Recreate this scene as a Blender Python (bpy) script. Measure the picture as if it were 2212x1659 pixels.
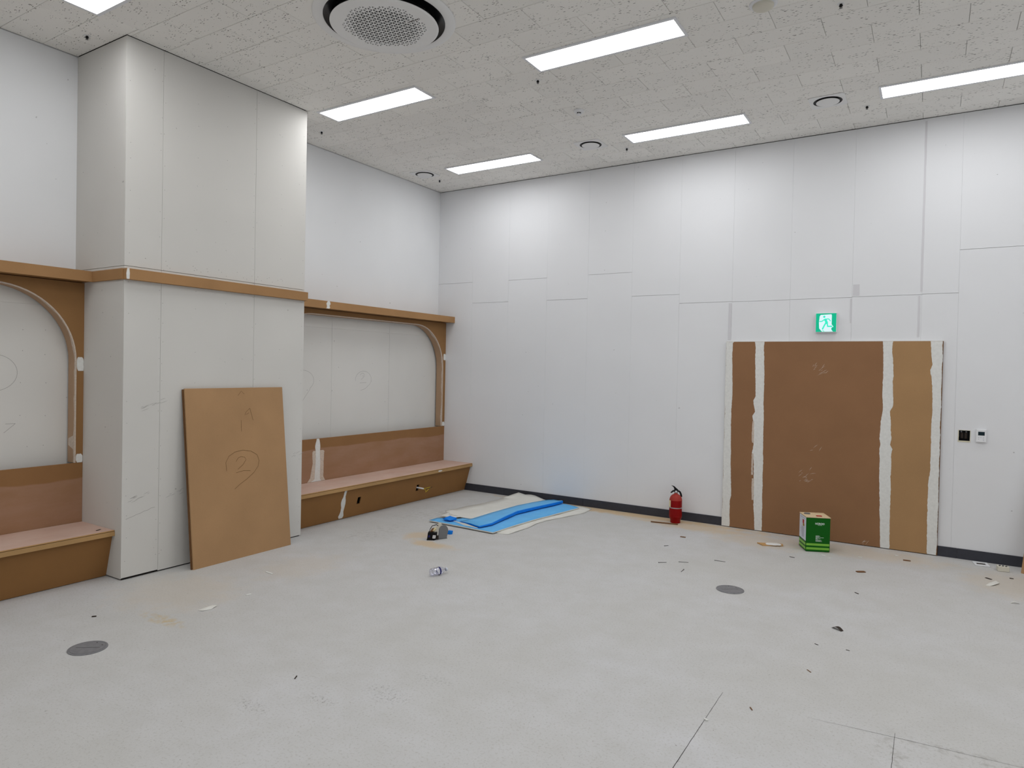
import bpy, bmesh, math, random
from mathutils import Vector, Matrix, noise
random.seed(7)
for o in list(bpy.data.objects): bpy.data.objects.remove(o)
SC = bpy.context.scene
COL = SC.collection

# ------------------------------------------------------------------ camera
H = 4.316                                   # ceiling height
CAM_LOC = Vector((6.16682, -7.92868, 1.75488))
RT = Vector((0.8426229, 0.53811521, 0.02046143))
UP = Vector((-0.02559089, 0.00206051, 0.99967038))
FW = Vector((-0.53789567, 0.84286878, -0.01550708))
cd = bpy.data.cameras.new('camera'); cam = bpy.data.objects.new('camera', cd); COL.objects.link(cam)
cd.sensor_fit = 'HORIZONTAL'; cd.sensor_width = 36.0; cd.lens = 1463.0757 / 2212 * 36
cd.shift_x = 25.67 / 2212; cd.shift_y = -11.526 / 2212; cd.clip_end = 60
cam.matrix_world = Matrix(((RT.x, UP.x, -FW.x, CAM_LOC.x), (RT.y, UP.y, -FW.y, CAM_LOC.y), (RT.z, UP.z, -FW.z, CAM_LOC.z), (0, 0, 0, 1)))
SC.camera = cam

# ------------------------------------------------------------------ world, exposure
w = bpy.data.worlds.new('world'); SC.world = w; w.use_nodes = True
w.node_tree.nodes['Background'].inputs[0].default_value = (0.02, 0.02, 0.02, 1)
w.node_tree.nodes['Background'].inputs[1].default_value = 0.0
SC.view_settings.view_transform = 'Standard'; SC.view_settings.look = 'None'
SC.view_settings.gamma = 1.0; SC.view_settings.use_curve_mapping = False
SC.view_settings.exposure = 0.0
SC.cycles.use_light_tree = False; SC.cycles.max_bounces = 6; SC.cycles.diffuse_bounces = 4; SC.cycles.glossy_bounces = 2; SC.cycles.transparent_max_bounces = 8
SC.cycles.caustics_reflective = False; SC.cycles.caustics_refractive = False
LAMP_POWER = 13.4                            # radiance of the ceiling panels

# ------------------------------------------------------------------ materials
def lin(c):
    return tuple(((v / 255) / 12.92 if v / 255 <= 0.04045 else ((v / 255 + 0.055) / 1.055) ** 2.4) for v in c)
MATS = {}
class NT:
    def __init__(s, name):
        s.m = bpy.data.materials.new(name); s.m.use_nodes = True; s.t = s.m.node_tree
        s.b = s.t.nodes['Principled BSDF']; MATS[name] = s.m
    def n(s, typ, **kw):
        nd = s.t.nodes.new(typ)
        for k, v in kw.items(): setattr(nd, k, v)
        return nd
    def l(s, a, b): s.t.links.new(a, b)
    def val(s, sock, v):
        if isinstance(v, bpy.types.NodeSocket): s.l(v, sock)
        else: sock.default_value = v
    def math(s, op, a, b=0.0, c=None, clamp=False):
        nd = s.n('ShaderNodeMath', operation=op, use_clamp=clamp); s.val(nd.inputs[0], a); s.val(nd.inputs[1], b)
        if c is not None: s.val(nd.inputs[2], c)
        return nd.outputs[0]
    def pos(s):
        if not hasattr(s, '_p'): s._p = s.n('ShaderNodeNewGeometry').outputs['Position']
        return s._p
    def objc(s):
        if not hasattr(s, '_o'): s._o = s.n('ShaderNodeTexCoord').outputs['Object']
        return s._o
    def noise(s, scale, detail=3, rough=0.55, vec=None, stretch=None, off=(0, 0, 0)):
        v = vec or s.pos()
        if stretch or any(off):
            mp = s.n('ShaderNodeMapping'); s.l(v, mp.inputs[0]); mp.inputs['Scale'].default_value = stretch or (1, 1, 1); mp.inputs['Location'].default_value = off; v = mp.outputs[0]
        nd = s.n('ShaderNodeTexNoise'); s.l(v, nd.inputs['Vector']); nd.inputs['Scale'].default_value = scale
        nd.inputs['Detail'].default_value = detail; nd.inputs['Roughness'].default_value = rough
        return nd.outputs['Fac']
    def ramp(s, f, a, b, lo=0.0, hi=1.0):
        nd = s.n('ShaderNodeMapRange'); s.val(nd.inputs[0], f); nd.inputs[1].default_value = a; nd.inputs[2].default_value = b
        nd.inputs[3].default_value = lo; nd.inputs[4].default_value = hi; return nd.outputs[0]
    def mix(s, f, a, b, mode='MIX'):
        nd = s.n('ShaderNodeMix', data_type='RGBA', blend_type=mode); s.val(nd.inputs[0], f)
        for i, v in ((6, a), (7, b)):
            if isinstance(v, bpy.types.NodeSocket): s.l(v, nd.inputs[i])
            else: nd.inputs[i].default_value = (*v[:3], 1)
        return nd.outputs[2]
    def color(s, c): s.val(s.b.inputs['Base Color'], c if isinstance(c, bpy.types.NodeSocket) else (*c, 1))
    def bump(s, h, strength=0.2, dist=0.002):
        nd = s.n('ShaderNodeBump'); nd.inputs['Strength'].default_value = strength; nd.inputs['Distance'].default_value = dist
        s.l(h, nd.inputs['Height']); s.l(nd.outputs[0], s.b.inputs['Normal'])
def plain(name, rgb, rough=0.6, metal=0.0, var=0.0, scale=30):
    m = NT(name); c = lin(rgb); m.b.inputs['Roughness'].default_value = rough; m.b.inputs['Metallic'].default_value = metal
    if not metal: m.b.inputs['Specular IOR Level'].default_value = 0.2
    if var:
        f = m.noise(scale, 4)
        m.color(m.mix(m.ramp(f, 0.3, 0.7), tuple(v * (1 - var) for v in c), tuple(min(1, v * (1 + var)) for v in c)))
    else: m.color(c)
    return m.m
def emit(name, rgb, strength):
    m = NT(name); m.b.inputs['Base Color'].default_value = (0.02, 0.02, 0.02, 1); m.b.inputs['Specular IOR Level'].default_value = 0.0
    m.b.inputs['Emission Color'].default_value = (*lin(rgb), 1); m.b.inputs['Emission Strength'].default_value = strength
    m.b.inputs['Roughness'].default_value = 0.5
    return m.m

def mat_wall(name, rgb, var=0.02, rough=0.75):
    m = NT(name); c = lin(rgb)
    f = m.noise(0.9, 2)
    col = m.mix(m.ramp(f, 0.35, 0.65), tuple(v * (1 - var) for v in c), tuple(min(1, v * (1 + var)) for v in c))
    sp = m.ramp(m.noise(26, 1, 0.4), 0.79, 0.82)          # stray specks
    col = m.mix(m.math('MULTIPLY', sp, 0.4), col, lin((120, 118, 116)))
    m.color(col); m.b.inputs['Roughness'].default_value = rough
    m.b.inputs['Specular IOR Level'].default_value = 0.0
    return m.m
mat_wall('white_paint', (233, 234, 235))
mat_wall('grey_board', (214, 212, 207), 0.03)
mat_wall('niche_board_lightened', (222, 220, 215), 0.03)  # grey_board with extra light put into its colour, offsetting shade inside the niche
mat_wall('back_panel', (231, 232, 234), 0.015)

def mat_mdf(name, rgb, speck=0.12, blot=0.08, rough=0.62, smear=None, scale=1.0):
    m = NT(name); c = lin(rgb); v = m.pos()
    f1 = m.noise(2.2 * scale, 3); f2 = m.noise(230, 1, 0.7); f3 = m.noise(70, 2, 0.7)
    col = m.mix(m.ramp(f1, 0.3, 0.7), tuple(x * (1 - blot) for x in c), tuple(min(1, x * (1 + blot)) for x in c))
    col = m.mix(m.ramp(f2, 0.62, 0.78, 0, speck * 2), col, tuple(min(1, x * 1.55) for x in c))
    col = m.mix(m.ramp(f3, 0.62, 0.8, 0, speck * 2), col, tuple(x * 0.6 for x in c))
    if smear:                                              # (rgb, zmax, amount): sanded pale primer below zmax
        sc, zmax, amt = smear
        sx = m.n('ShaderNodeSeparateXYZ'); m.l(v, sx.inputs[0])
        wav = m.math('MULTIPLY', m.math('SUBTRACT', m.noise(1.6, 2), 0.5), 0.10)
        d = m.math('SUBTRACT', m.math('ADD', zmax, wav), sx.outputs[2])
        k = m.math('MULTIPLY', m.ramp(d, 0.0, 0.012), m.ramp(m.noise(5, 5, 0.6, stretch=(1, 0.5, 1.6)), 0.25, 0.75, 0.35, 1.0))
        col = m.mix(m.math('MULTIPLY', k, amt), col, lin(sc))
    m.color(col); m.b.inputs['Roughness'].default_value = rough; m.b.inputs['Specular IOR Level'].default_value = 0.15
    return m.m
mat_mdf('mdf', (167, 128, 87))
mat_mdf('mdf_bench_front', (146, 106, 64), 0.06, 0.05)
mat_mdf('mdf_backrest', (147, 108, 70), 0.06, 0.05, smear=((172, 136, 114), 0.775, 0.8))
mat_mdf('mdf_edge', (178, 142, 96), 0.1, 0.08)
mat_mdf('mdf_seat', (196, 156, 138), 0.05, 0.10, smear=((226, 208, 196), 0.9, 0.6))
mat_mdf('mdf_door', (146, 108, 77), 0.12, 0.05)
mat_mdf('mdf_door_pale', (170, 134, 94), 0.16, 0.05)
mat_mdf('mdf_arch', (150, 112, 72), 0.06, 0.06)
mat_mdf('mdf_liner', (178, 148, 120), 0.06, 0.08)
mat_mdf('mdf_dark_edge', (110, 78, 50), 0.1, 0.1)
mat_mdf('mdf_board', (173, 137, 99), 0.14, 0.06)
mat_mdf('raw_wood', (190, 150, 100), 0.1, 0.1)
plain('tape', (214, 213, 216), 0.7)
plain('putty', (226, 226, 222), 0.8, var=0.05, scale=40)
plain('putty_thin', (206, 191, 176), 0.8, var=0.12, scale=60)
plain('ceiling_back', (128, 124, 118), 0.9)
plain('dark_gap', (35, 32, 30), 0.9)
plain('pencil', (128, 98, 66), 0.9)
plain('pencil_grey', (164, 161, 156), 0.9)
plain('black', (14, 14, 16), 0.45)
plain('black_gloss', (8, 8, 11), 0.25)
plain('white_plastic', (232, 233, 235), 0.4)
plain('grille_white', (234, 234, 233), 0.5)
plain('frame_white', (228, 229, 232), 0.45)
plain('off_white', (214, 210, 196), 0.6)
plain('baseboard', (62, 63, 70), 0.45, var=0.06, scale=20)
plain('metal_grey', (120, 121, 124), 0.5, 0.5, var=0.12, scale=25)
plain('floor_cover', (128, 128, 131), 0.55, 0.25, var=0.12, scale=30)
plain('chrome', (190, 190, 192), 0.25, 0.9)
plain('red', (140, 3, 5), 0.35)
plain('red_dusty', (165, 60, 52), 0.6)
plain('plaster', (216, 210, 186), 0.7)
plain('button_grey', (176, 180, 186), 0.5)
plain('cream', (228, 214, 170), 0.5)
plain('can_green', (8, 92, 12), 0.35)
plain('can_lime', (128, 190, 70), 0.35)
plain('can_top', (222, 200, 165), 0.5, var=0.08, scale=60)
plain('can_white', (214, 220, 232), 0.4)
plain('print_white', (222, 232, 226), 0.5)
plain('print_grey', (120, 124, 134), 0.5)
plain('print_olive', (150, 120, 40), 0.5)
plain('print_red', (170, 40, 36), 0.5)
plain('blue', (14, 126, 226), 0.5, var=0.07, scale=12)
plain('blue_light', (106, 188, 246), 0.5, var=0.05, scale=8)
plain('sheet_white', (222, 221, 214), 0.6, var=0.04, scale=6)
plain('yellow', (206, 182, 40), 0.5)
plain('screen', (26, 44, 50), 0.2)
plain('grey_plate', (120, 121, 123), 0.5)
plain('steel', (110, 108, 106), 0.4, 0.7)
plain('navy', (34, 34, 96), 0.4)
plain('dark_chip', (62, 54, 48), 0.8)
plain('brown_chip', (122, 90, 64), 0.8)
plain('cut_line', (70, 68, 66), 0.95)
plain('soft_dirt', (142, 140, 136), 0.95)
emit('lamp', (252, 253, 255), LAMP_POWER)
emit('sign_green', (0, 196, 150), 0.85)
emit('sign_white', (224, 249, 254), 0.97)
emit('sign_mint', (52, 238, 200), 1.0)
def mat_clear():
    m = NT('clear_plastic'); out = m.t.nodes['Material Output']
    tr = m.n('ShaderNodeBsdfTransparent'); tr.inputs[0].default_value = (0.90, 0.91, 0.96, 1)
    gl = m.n('ShaderNodeBsdfGlossy'); gl.inputs['Roughness'].default_value = 0.12; gl.inputs[0].default_value = (0.9, 0.9, 0.98, 1)
    fr = m.n('ShaderNodeLayerWeight'); fr.inputs[0].default_value = 0.35
    mx = m.n('ShaderNodeMixShader'); m.l(fr.outputs['Facing'], mx.inputs[0]); m.l(tr.outputs[0], mx.inputs[1]); m.l(gl.outputs[0], mx.inputs[2])
    m.l(mx.outputs[0], out.inputs[0])
mat_clear()
def mat_tile():
    m = NT('ceiling_tile'); c = lin((241, 239, 234)); v = m.pos()
    inf = m.n('ShaderNodeObjectInfo').outputs['Random']
    base = m.mix(inf, tuple(x * 0.965 for x in c), tuple(x * 1.02 for x in c))
    wv = m.n('ShaderNodeTexNoise'); m.l(v, wv.inputs['Vector']); wv.inputs['Scale'].default_value = 40
    add = m.n('ShaderNodeVectorMath', operation='MULTIPLY_ADD'); m.l(wv.outputs['Color'], add.inputs[0]); add.inputs[1].default_value = (0.006, 0.012, 0); m.l(v, add.inputs[2])
    vo = m.n('ShaderNodeTexVoronoi'); mp = m.n('ShaderNodeMapping'); m.l(add.outputs[0], mp.inputs[0])
    mp.inputs['Scale'].default_value = (32, 112, 1); mp.inputs['Rotation'].default_value = (0, 0, 0.22)
    m.l(mp.outputs[0], vo.inputs['Vector']); vo.inputs['Scale'].default_value = 1.0
    gate = m.ramp(m.noise(9, 3), 0.42, 0.58)
    rs = m.n('ShaderNodeSeparateColor'); m.l(vo.outputs['Color'], rs.inputs[0])
    size = m.math('MULTIPLY', m.math('MULTIPLY', m.ramp(rs.outputs[0], 0.15, 0.8), 0.38), m.math('ADD', m.math('MULTIPLY', gate, 0.6), 0.4))
    hole = m.ramp(m.math('SUBTRACT', size, vo.outputs['Distance']), 0.0, 0.08)
    col = m.mix(m.math('MULTIPLY', hole, 0.85), base, lin((84, 78, 72)))
    m.color(col); m.b.inputs['Roughness'].default_value = 0.9
    m.b.inputs['Specular IOR Level'].default_value = 0.0
mat_tile()

def mat_floor():
    m = NT('floor_concrete'); v = m.pos()
    big = m.noise(0.7, 2); mid = m.noise(4.5, 4, 0.62); fine = m.noise(75, 2, 0.7); grain = m.noise(260, 1, 0.7)
    col = m.mix(m.ramp(big, 0.3, 0.7), lin((195, 194, 191)), lin((201, 201, 202)))
    col = m.mix(m.ramp(mid, 0.35, 0.72, 0, 0.6), col, lin((187, 186, 182)))
    col = m.mix(m.ramp(fine, 0.54, 0.72, 0, 0.6), col, lin((166, 163, 157)))
    col = m.mix(m.ramp(grain, 0.60, 0.75, 0, 0.35), col, lin((226, 226, 226)))
    col = m.mix(m.ramp(m.noise(38, 2, 0.4, off=(3, 1, 0)), 0.76, 0.79, 0, 0.6), col, lin((120, 114, 108)))
    warp = m.math('MULTIPLY_ADD', m.noise(7, 3, 0.65, off=(5, 2, 0)), 1.3, -0.65)
    n60 = m.noise(60, 2, 0.7, off=(2, 4, 0)); n18 = m.noise(18, 3, 0.6, off=(1, 7, 0))
    def blob(cx, cy, rx, ry, amt):
        """soft stain: |(p - c) / r| pushed about by the warp noise"""
        nd = m.n('ShaderNodeVectorMath', operation='MULTIPLY_ADD'); m.l(v, nd.inputs[0]); nd.inputs[1].default_value = (1 / rx, 1 / ry, 0); nd.inputs[2].default_value = (-cx / rx, -cy / ry, 0)
        ln = m.n('ShaderNodeVectorMath', operation='LENGTH'); m.l(nd.outputs[0], ln.inputs[0])
        return m.ramp(m.math('ADD', ln.outputs['Value'], warp), 1.0, 0.45, 0.0, amt)
    def stains(rgb, blobs, gate=None):
        nonlocal col
        k = None
        for q in blobs: k = blob(*q) if k is None else m.math('MAXIMUM', k, blob(*q))
        if gate is not None: k = m.math('MULTIPLY', k, gate)
        col = m.mix(k, col, lin(rgb))
    stains((205, 178, 138), ((3.0, -0.10, 2.1, 0.16, 0.85), (4.0, -0.30, 0.7, 0.20, 0.55), (3.5, -0.28, 0.5, 0.10, 0.5), (2.02, -2.66, 0.34, 0.12, 0.7), (1.70, -2.45, 0.16, 0.22, 0.55)))
    stains((203, 188, 166), ((5.5, -0.35, 1.1, 0.33, 0.5), (4.7, -0.5, 0.6, 0.35, 0.5), (1.35, -4.9, 0.6, 0.5, 0.3), (6.75, -0.75, 0.4, 0.5, 0.35), (1.6, -3.9, 0.35, 0.5, 0.25)))
    stains((194, 176, 140), ((1.80, -5.29, 0.26, 0.08, 0.9),), m.ramp(n18, 0.4, 0.6))
    stains((112, 109, 104), ((3.27, -5.70, 0.13, 0.06, 0.6), (3.50, -5.45, 0.12, 0.05, 0.7), (3.74, -5.20, 0.17, 0.10, 0.5), (3.86, -4.93, 0.14, 0.06, 0.5)), m.ramp(n60, 0.54, 0.68))
    stains((160, 157, 152), ((1.1, -1.6, 0.35, 0.5, 0.5), (1.25, -2.6, 0.3, 0.6, 0.5), (6.05, -4.28, 0.09, 0.24, 0.8), (6.35, -4.12, 0.35, 0.07, 0.7)), m.ramp(n18, 0.5, 0.68))
    m.color(col); m.b.inputs['Roughness'].default_value = 0.62; m.b.inputs['Specular IOR Level'].default_value = 0.35
    
mat_floor()

# ------------------------------------------------------------------ mesh helpers (world coordinates)
def box(bm, x0, x1, y0, y1, z0, z1, bev=0.0, seg=1):
    vs = [bm.verts.new(p) for p in ((x0, y0, z0), (x1, y0, z0), (x1, y1, z0), (x0, y1, z0), (x0, y0, z1), (x1, y0, z1), (x1, y1, z1), (x0, y1, z1))]
    fs = [bm.faces.new([vs[i] for i in f]) for f in ((0, 3, 2, 1), (4, 5, 6, 7), (0, 1, 5, 4), (1, 2, 6, 5), (2, 3, 7, 6), (3, 0, 4, 7))]
    if bev:
        es = list({e for f in fs for e in f.edges}); bmesh.ops.bevel(bm, geom=es, offset=bev, segments=seg, affect='EDGES', profile=0.5)
    return vs
def obox(bm, o, u, v, n, a0, a1, b0, b1, c0, c1, bev=0.0):
    """box in the frame o + a*u + b*v + c*n"""
    o, u, v, n = Vector(o), Vector(u), Vector(v), Vector(n)
    P = lambda a, b, c: o + u * a + v * b + n * c
    vs = [bm.verts.new(P(*p)) for p in ((a0, b0, c0), (a1, b0, c0), (a1, b1, c0), (a0, b1, c0), (a0, b0, c1), (a1, b0, c1), (a1, b1, c1), (a0, b1, c1))]
    fs = [bm.faces.new([vs[i] for i in f]) for f in ((0, 3, 2, 1), (4, 5, 6, 7), (0, 1, 5, 4), (1, 2, 6, 5), (2, 3, 7, 6), (3, 0, 4, 7))]
    if bev: bmesh.ops.bevel(bm, geom=list({e for f in fs for e in f.edges}), offset=bev, segments=1, affect='EDGES')
def prism(bm, pts, thick):
    """closed planar outline (list of 3D points) extruded by the vector thick"""
    t = Vector(thick); a = [bm.verts.new(p) for p in pts]; b = [bm.verts.new(Vector(p) + t) for p in pts]
    bm.faces.new(a); bm.faces.new(b[::-1]); k = len(pts)
    for i in range(k): bm.faces.new((a[i], b[i], b[(i + 1) % k], a[(i + 1) % k]))
def lathe(bm, prof, c, seg=32, axis=(0, 0, 1), cap0=True, cap1=True):
    ax = Vector(axis).normalized(); q = Vector((0, 0, 1)).rotation_difference(ax).to_matrix(); c = Vector(c); rings = []
    for r, z in prof:
        rings.append([bm.verts.new(c + q @ Vector((r * math.cos(2 * math.pi * i / seg), r * math.sin(2 * math.pi * i / seg), z))) for i in range(seg)])
    for A, B in zip(rings, rings[1:]):
        for i in range(seg): bm.faces.new((A[i], A[(i + 1) % seg], B[(i + 1) % seg], B[i]))
    if cap0: bm.faces.new(rings[0][::-1])
    if cap1: bm.faces.new(rings[-1])
def tube(bm, pts, r, seg=8):
    pts = [Vector(p) for p in pts]; rings = []
    for i, p in enumerate(pts):
        d = (pts[min(i + 1, len(pts) - 1)] - pts[max(i - 1, 0)]).normalized()
        s = d.cross(Vector((0, 0, 1)) if abs(d.z) < 0.9 else Vector((1, 0, 0))).normalized(); t = s.cross(d)
        rr = r[i] if isinstance(r, (list, tuple)) else r
        rings.append([bm.verts.new(p + (s * math.cos(2 * math.pi * k / seg) + t * math.sin(2 * math.pi * k / seg)) * rr) for k in range(seg)])
    for A, B in zip(rings, rings[1:]):
        for k in range(seg): bm.faces.new((A[k], A[(k + 1) % seg], B[(k + 1) % seg], B[k]))
    bm.faces.new(rings[0][::-1]); bm.faces.new(rings[-1])
def ribbon(bm, pts, width, n, lift=0.0008, close=False):
    """flat stroke along 3D points lying in a plane of normal n"""
    n = Vector(n).normalized(); pts = [Vector(p) + n * lift for p in pts]
    if close: pts = pts + [pts[0]]
    prev = None
    for i, p in enumerate(pts):
        d = (pts[min(i + 1, len(pts) - 1)] - pts[max(i - 1, 0)]).normalized(); s = n.cross(d)
        ww = width[i] if isinstance(width, (list, tuple)) else width
        a, b = bm.verts.new(p + s * ww / 2), bm.verts.new(p - s * ww / 2)
        if prev: bm.faces.new((prev[0], a, b, prev[1]))
        prev = (a, b)
def ragged(bm, rows, P, n, thick=0.0015, step=0.02, amp=0.006, seed=0):
    """smear of filler: rows = [(v, u_left, u_right)], P(u, v) -> point, n outward; edges broken up"""
    n = Vector(n); pts = []
    v0, v1 = rows[0][0], rows[-1][0]; k = max(2, int(abs(v1 - v0) / step))
    for i in range(k + 1):
        v = v0 + (v1 - v0) * i / k
        for a, b in zip(rows, rows[1:]):
            if min(a[0], b[0]) - 1e-9 <= v <= max(a[0], b[0]) + 1e-9:
                t = (v - a[0]) / (b[0] - a[0]); l = a[1] + t * (b[1] - a[1]); r = a[2] + t * (b[2] - a[2]); break
        l += noise.noise((v * 9, seed, 1.3)) * amp + noise.noise((v * 40, seed, 5.1)) * amp * 0.7
        r += noise.noise((v * 9, seed + 7, 2.3)) * amp + noise.noise((v * 40, seed + 3, 8.1)) * amp * 0.7
        pts.append((v, l, r))
    pr = None
    for v, l, r in pts:
        q = [bm.verts.new(P(l, v)), bm.verts.new(Vector(P(l, v)) + n * thick), bm.verts.new(Vector(P(r, v)) + n * thick), bm.verts.new(P(r, v))]
        if pr:
            for i in range(3): bm.faces.new((pr[i], pr[i + 1], q[i + 1], q[i]))
        else: bm.faces.new(q)
        pr = q
    bm.faces.new(pr[::-1])
def obj(name, bm, mat, parent=None, smooth=False, label=None, kind=None, recalc=True):
    if recalc: bmesh.ops.recalc_face_normals(bm, faces=bm.faces)
    if parent is not None:
        off = Vector(parent['_o']) if '_o' in parent else Vector((0, 0, 0))
        bmesh.ops.translate(bm, verts=bm.verts, vec=-off)
    me = bpy.data.meshes.new(name); bm.to_mesh(me); bm.free()
    for mm in (mat if isinstance(mat, (list, tuple)) else [mat]): me.materials.append(MATS[mm])
    if smooth:
        for p in me.polygons: p.use_smooth = True
    o = bpy.data.objects.new(name, me); COL.objects.link(o)
    if parent is not None:
        o.parent = parent
        if '_o' in parent: o['_o'] = parent['_o']
    if label: o['label'] = label
    if kind: o['kind'] = kind
    return o
def autosmooth(o, ang=40):
    me = o.data
    for p in me.polygons: p.use_smooth = True
    b = bmesh.new(); b.from_mesh(me)
    for e in b.edges:
        if len(e.link_faces) != 2 or e.calc_face_angle(0) > math.radians(ang): e.smooth = False
    b.to_mesh(me); b.free(); return o
def tag(o, label, cat, group=None):
    o['label'] = label; o['category'] = cat
    if group: o['group'] = group
    return o
def thing(name, label, cat, loc=(0, 0, 0), group=None):
    o = bpy.data.objects.new(name, None); COL.objects.link(o); o.location = loc; o['_o'] = tuple(float(v) for v in loc); o.empty_display_size = 0.1
    return tag(o, label, cat, group)
def struct(name, bm, mat, parent=None, label=None):
    o = obj(name, bm, mat, parent)
    if parent is None:
        o['kind'] = 'structure'
        if label: o['label'] = label
    return o
def one(name, bm, mat, label, cat, group=None, smooth=False):
    """a thing that is a single mesh, origin moved to its base"""
    cx = sum((v.co for v in bm.verts), Vector()) / len(bm.verts); cx.z = min(v.co.z for v in bm.verts)
    bmesh.ops.translate(bm, verts=bm.verts, vec=-cx)
    o = obj(name, bm, mat, None, smooth); o.location = cx; return tag(o, label, cat, group)
def copy_tree(o, delta, label=None, parent=None):
    c = o.copy(); COL.objects.link(c); c.parent = parent
    if parent is None: c.location = Vector(o.location) + Vector(delta)
    if label: c['label'] = label
    for ch in o.children: copy_tree(ch, delta, None, c)
    return c
B = bmesh.new
def text_obj(name, body, size, mat, M, parent, bold=0.0, width=None):
    cu = bpy.data.curves.new(name, 'FONT'); cu.body = body; cu.size = size; cu.offset = bold; cu.extrude = 0.0003; cu.align_x = 'LEFT'; cu.resolution_u = 3
    t = bpy.data.objects.new('tmp', cu); COL.objects.link(t); bpy.context.view_layer.update()
    me = bpy.data.meshes.new_from_object(t); bpy.data.objects.remove(t)
    if width:
        xs = [v.co.x for v in me.vertices]; k = width / (max(xs) - min(xs)); x0 = min(xs)
        for v in me.vertices: v.co.x = (v.co.x - x0) * k
    me.transform(M); me.name = name
    bm = B(); bm.from_mesh(me); bpy.data.meshes.remove(me)
    return obj(name, bm, mat, parent)

# ================================================================== THE ROOM
RX, RY = 9.6, -10.6                         # far right wall, wall behind the camera
XC = 0.763; COLS = ((-5.013, -3.192), (-10.02, -8.205))   # columns standing proud of the left wall
bm = B(); box(bm, -0.3, RX + 0.2, RY - 0.2, 0.25, -0.2, 0.0); floor = struct('floor', bm, 'floor_concrete')
bm = B(); box(bm, -0.3, RX + 0.2, RY - 0.2, 0.25, H + 0.012, H + 0.2); ceiling = struct('ceiling', bm, 'ceiling_back')
bm = B(); box(bm, -0.2, 0.0, RY, 0.06, 0, H - 0.005); box(bm, -0.2, -0.008, RY, 0.06, H - 0.005, H + 0.012)
wall_left = struct('wall_left', bm, 'white_paint')
bm = B(); box(bm, -0.2, RX + 0.2, 0.06, 0.2, 0, H + 0.012); wall_back_bm = bm
bm = B(); box(bm, RX, RX + 0.2, RY, 0.06, 0, H + 0.012); struct('wall_right', bm, 'white_paint')
bm = B(); box(bm, -0.2, RX + 0.2, RY - 0.2, RY, 0, H + 0.012); struct('wall_front', bm, 'white_paint')

# saw cuts and floor joints
bm = B()
def cut(p, q, w0, w1, seed):
    p, q = Vector((*p, 0)), Vector((*q, 0)); k = max(6, int((q - p).length / 0.012)); pts = []; ws = []
    d = (q - p).normalized(); s = Vector((-d.y, d.x, 0))
    for i in range(k + 1):
        t = i / k; pts.append(p.lerp(q, t) + s * noise.noise((t * 40, seed, 0)) * 0.0016); ws.append((w0 + (w1 - w0) * t) * (0.75 + 0.6 * abs(noise.noise((t * 70, seed, 3)))))
    ribbon(bm, pts, ws, (0, 0, 1), 0.0004)
cut((5.240, -4.14), (5.245, -6.6), 0.0022, 0.007, 1)
cut((5.67, -4.165), (6.06, -4.125), 0.0006, 0.0028, 2); cut((6.06, -4.125), (6.58, -4.085), 0.0028, 0.0016, 3); cut((6.58, -4.085), (7.6, -4.07), 0.0016, 0.002, 5)
cut((6.056, -4.08), (6.055, -6.2), 0.002, 0.007, 4)
obj('saw_cut', bm, 'cut_line', floor, label='dark saw cut lines in the concrete', kind='stuff')

# back wall cladding: staggered white boards
GX = [0.0, 0.610, 1.215, 1.815, 2.413, 3.010, 3.608, 4.220, 4.836, 5.438, 6.058, 6.360, 6.965, 7.57, 8.175, 8.78, RX]
GZ = [2.970, 2.672, 2.966, 2.669, 2.972, 2.675, 2.567, 2.564, 2.567, 2.572, 2.576, 2.992, 2.68, 2.98, 2.68, 2.98]
def panel(bm, x0, x1, z0, z1, y0=0.0, th=0.006, hole=None):
    g = 0.0003
    if not hole: box(bm, x0 + g, x1 - g, y0, y0 + th, z0, z1, 0.0008); return
    hx0, hx1, hz0, hz1 = hole
    xs = [x0 + g, hx0, hx1, x1 - g]; zs = [z0, hz0, hz1, z1]
    grid = {}
    for yy in (y0, y0 + th):
        for i, x in enumerate(xs):
            for k, z in enumerate(zs): grid[i, k, yy] = bm.verts.new((x, yy, z))
    for yy in (y0, y0 + th):
        for i in range(3):
            for k in range(3):
                if (i, k) != (1, 1): bm.faces.new([grid[a, b, yy] for a, b in ((i, k), (i + 1, k), (i + 1, k + 1), (i, k + 1))])
    def side(seq):
        for a, b in zip(seq, seq[1:]): bm.faces.new((grid[(*a, y0)], grid[(*b, y0)], grid[(*b, y0 + th)], grid[(*a, y0 + th)]))
    side([(0, 0), (1, 0), (2, 0), (3, 0), (3, 1), (3, 2), (3, 3), (2, 3), (1, 3), (0, 3), (0, 2), (0, 1), (0, 0)])
    side([(1, 1), (2, 1), (2, 2), (1, 2), (1, 1)])
panel(wall_back_bm, 0.0, RX, 0.0, H - 0.003, 0.0075, 0.052, hole=(6.395, 6.485, 1.145, 1.245)); wall_back = struct('wall_back', wall_back_bm, 'back_panel')
for i, zj in enumerate(GZ):
    x0, x1 = GX[i], GX[i + 1]; dy = random.uniform(-0.0006, 0.0006)
    bm = B(); panel(bm, x0, x1, zj + 0.0016, H - 0.005, dy); obj('wall_panel', bm, 'back_panel', wall_back)
    bm = B(); panel(bm, x0, x1, 0.002, zj - 0.0016, -dy, hole=(6.395, 6.485, 1.145, 1.245) if i == 11 else None); obj('wall_panel', bm, 'back_panel', wall_back)
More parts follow.
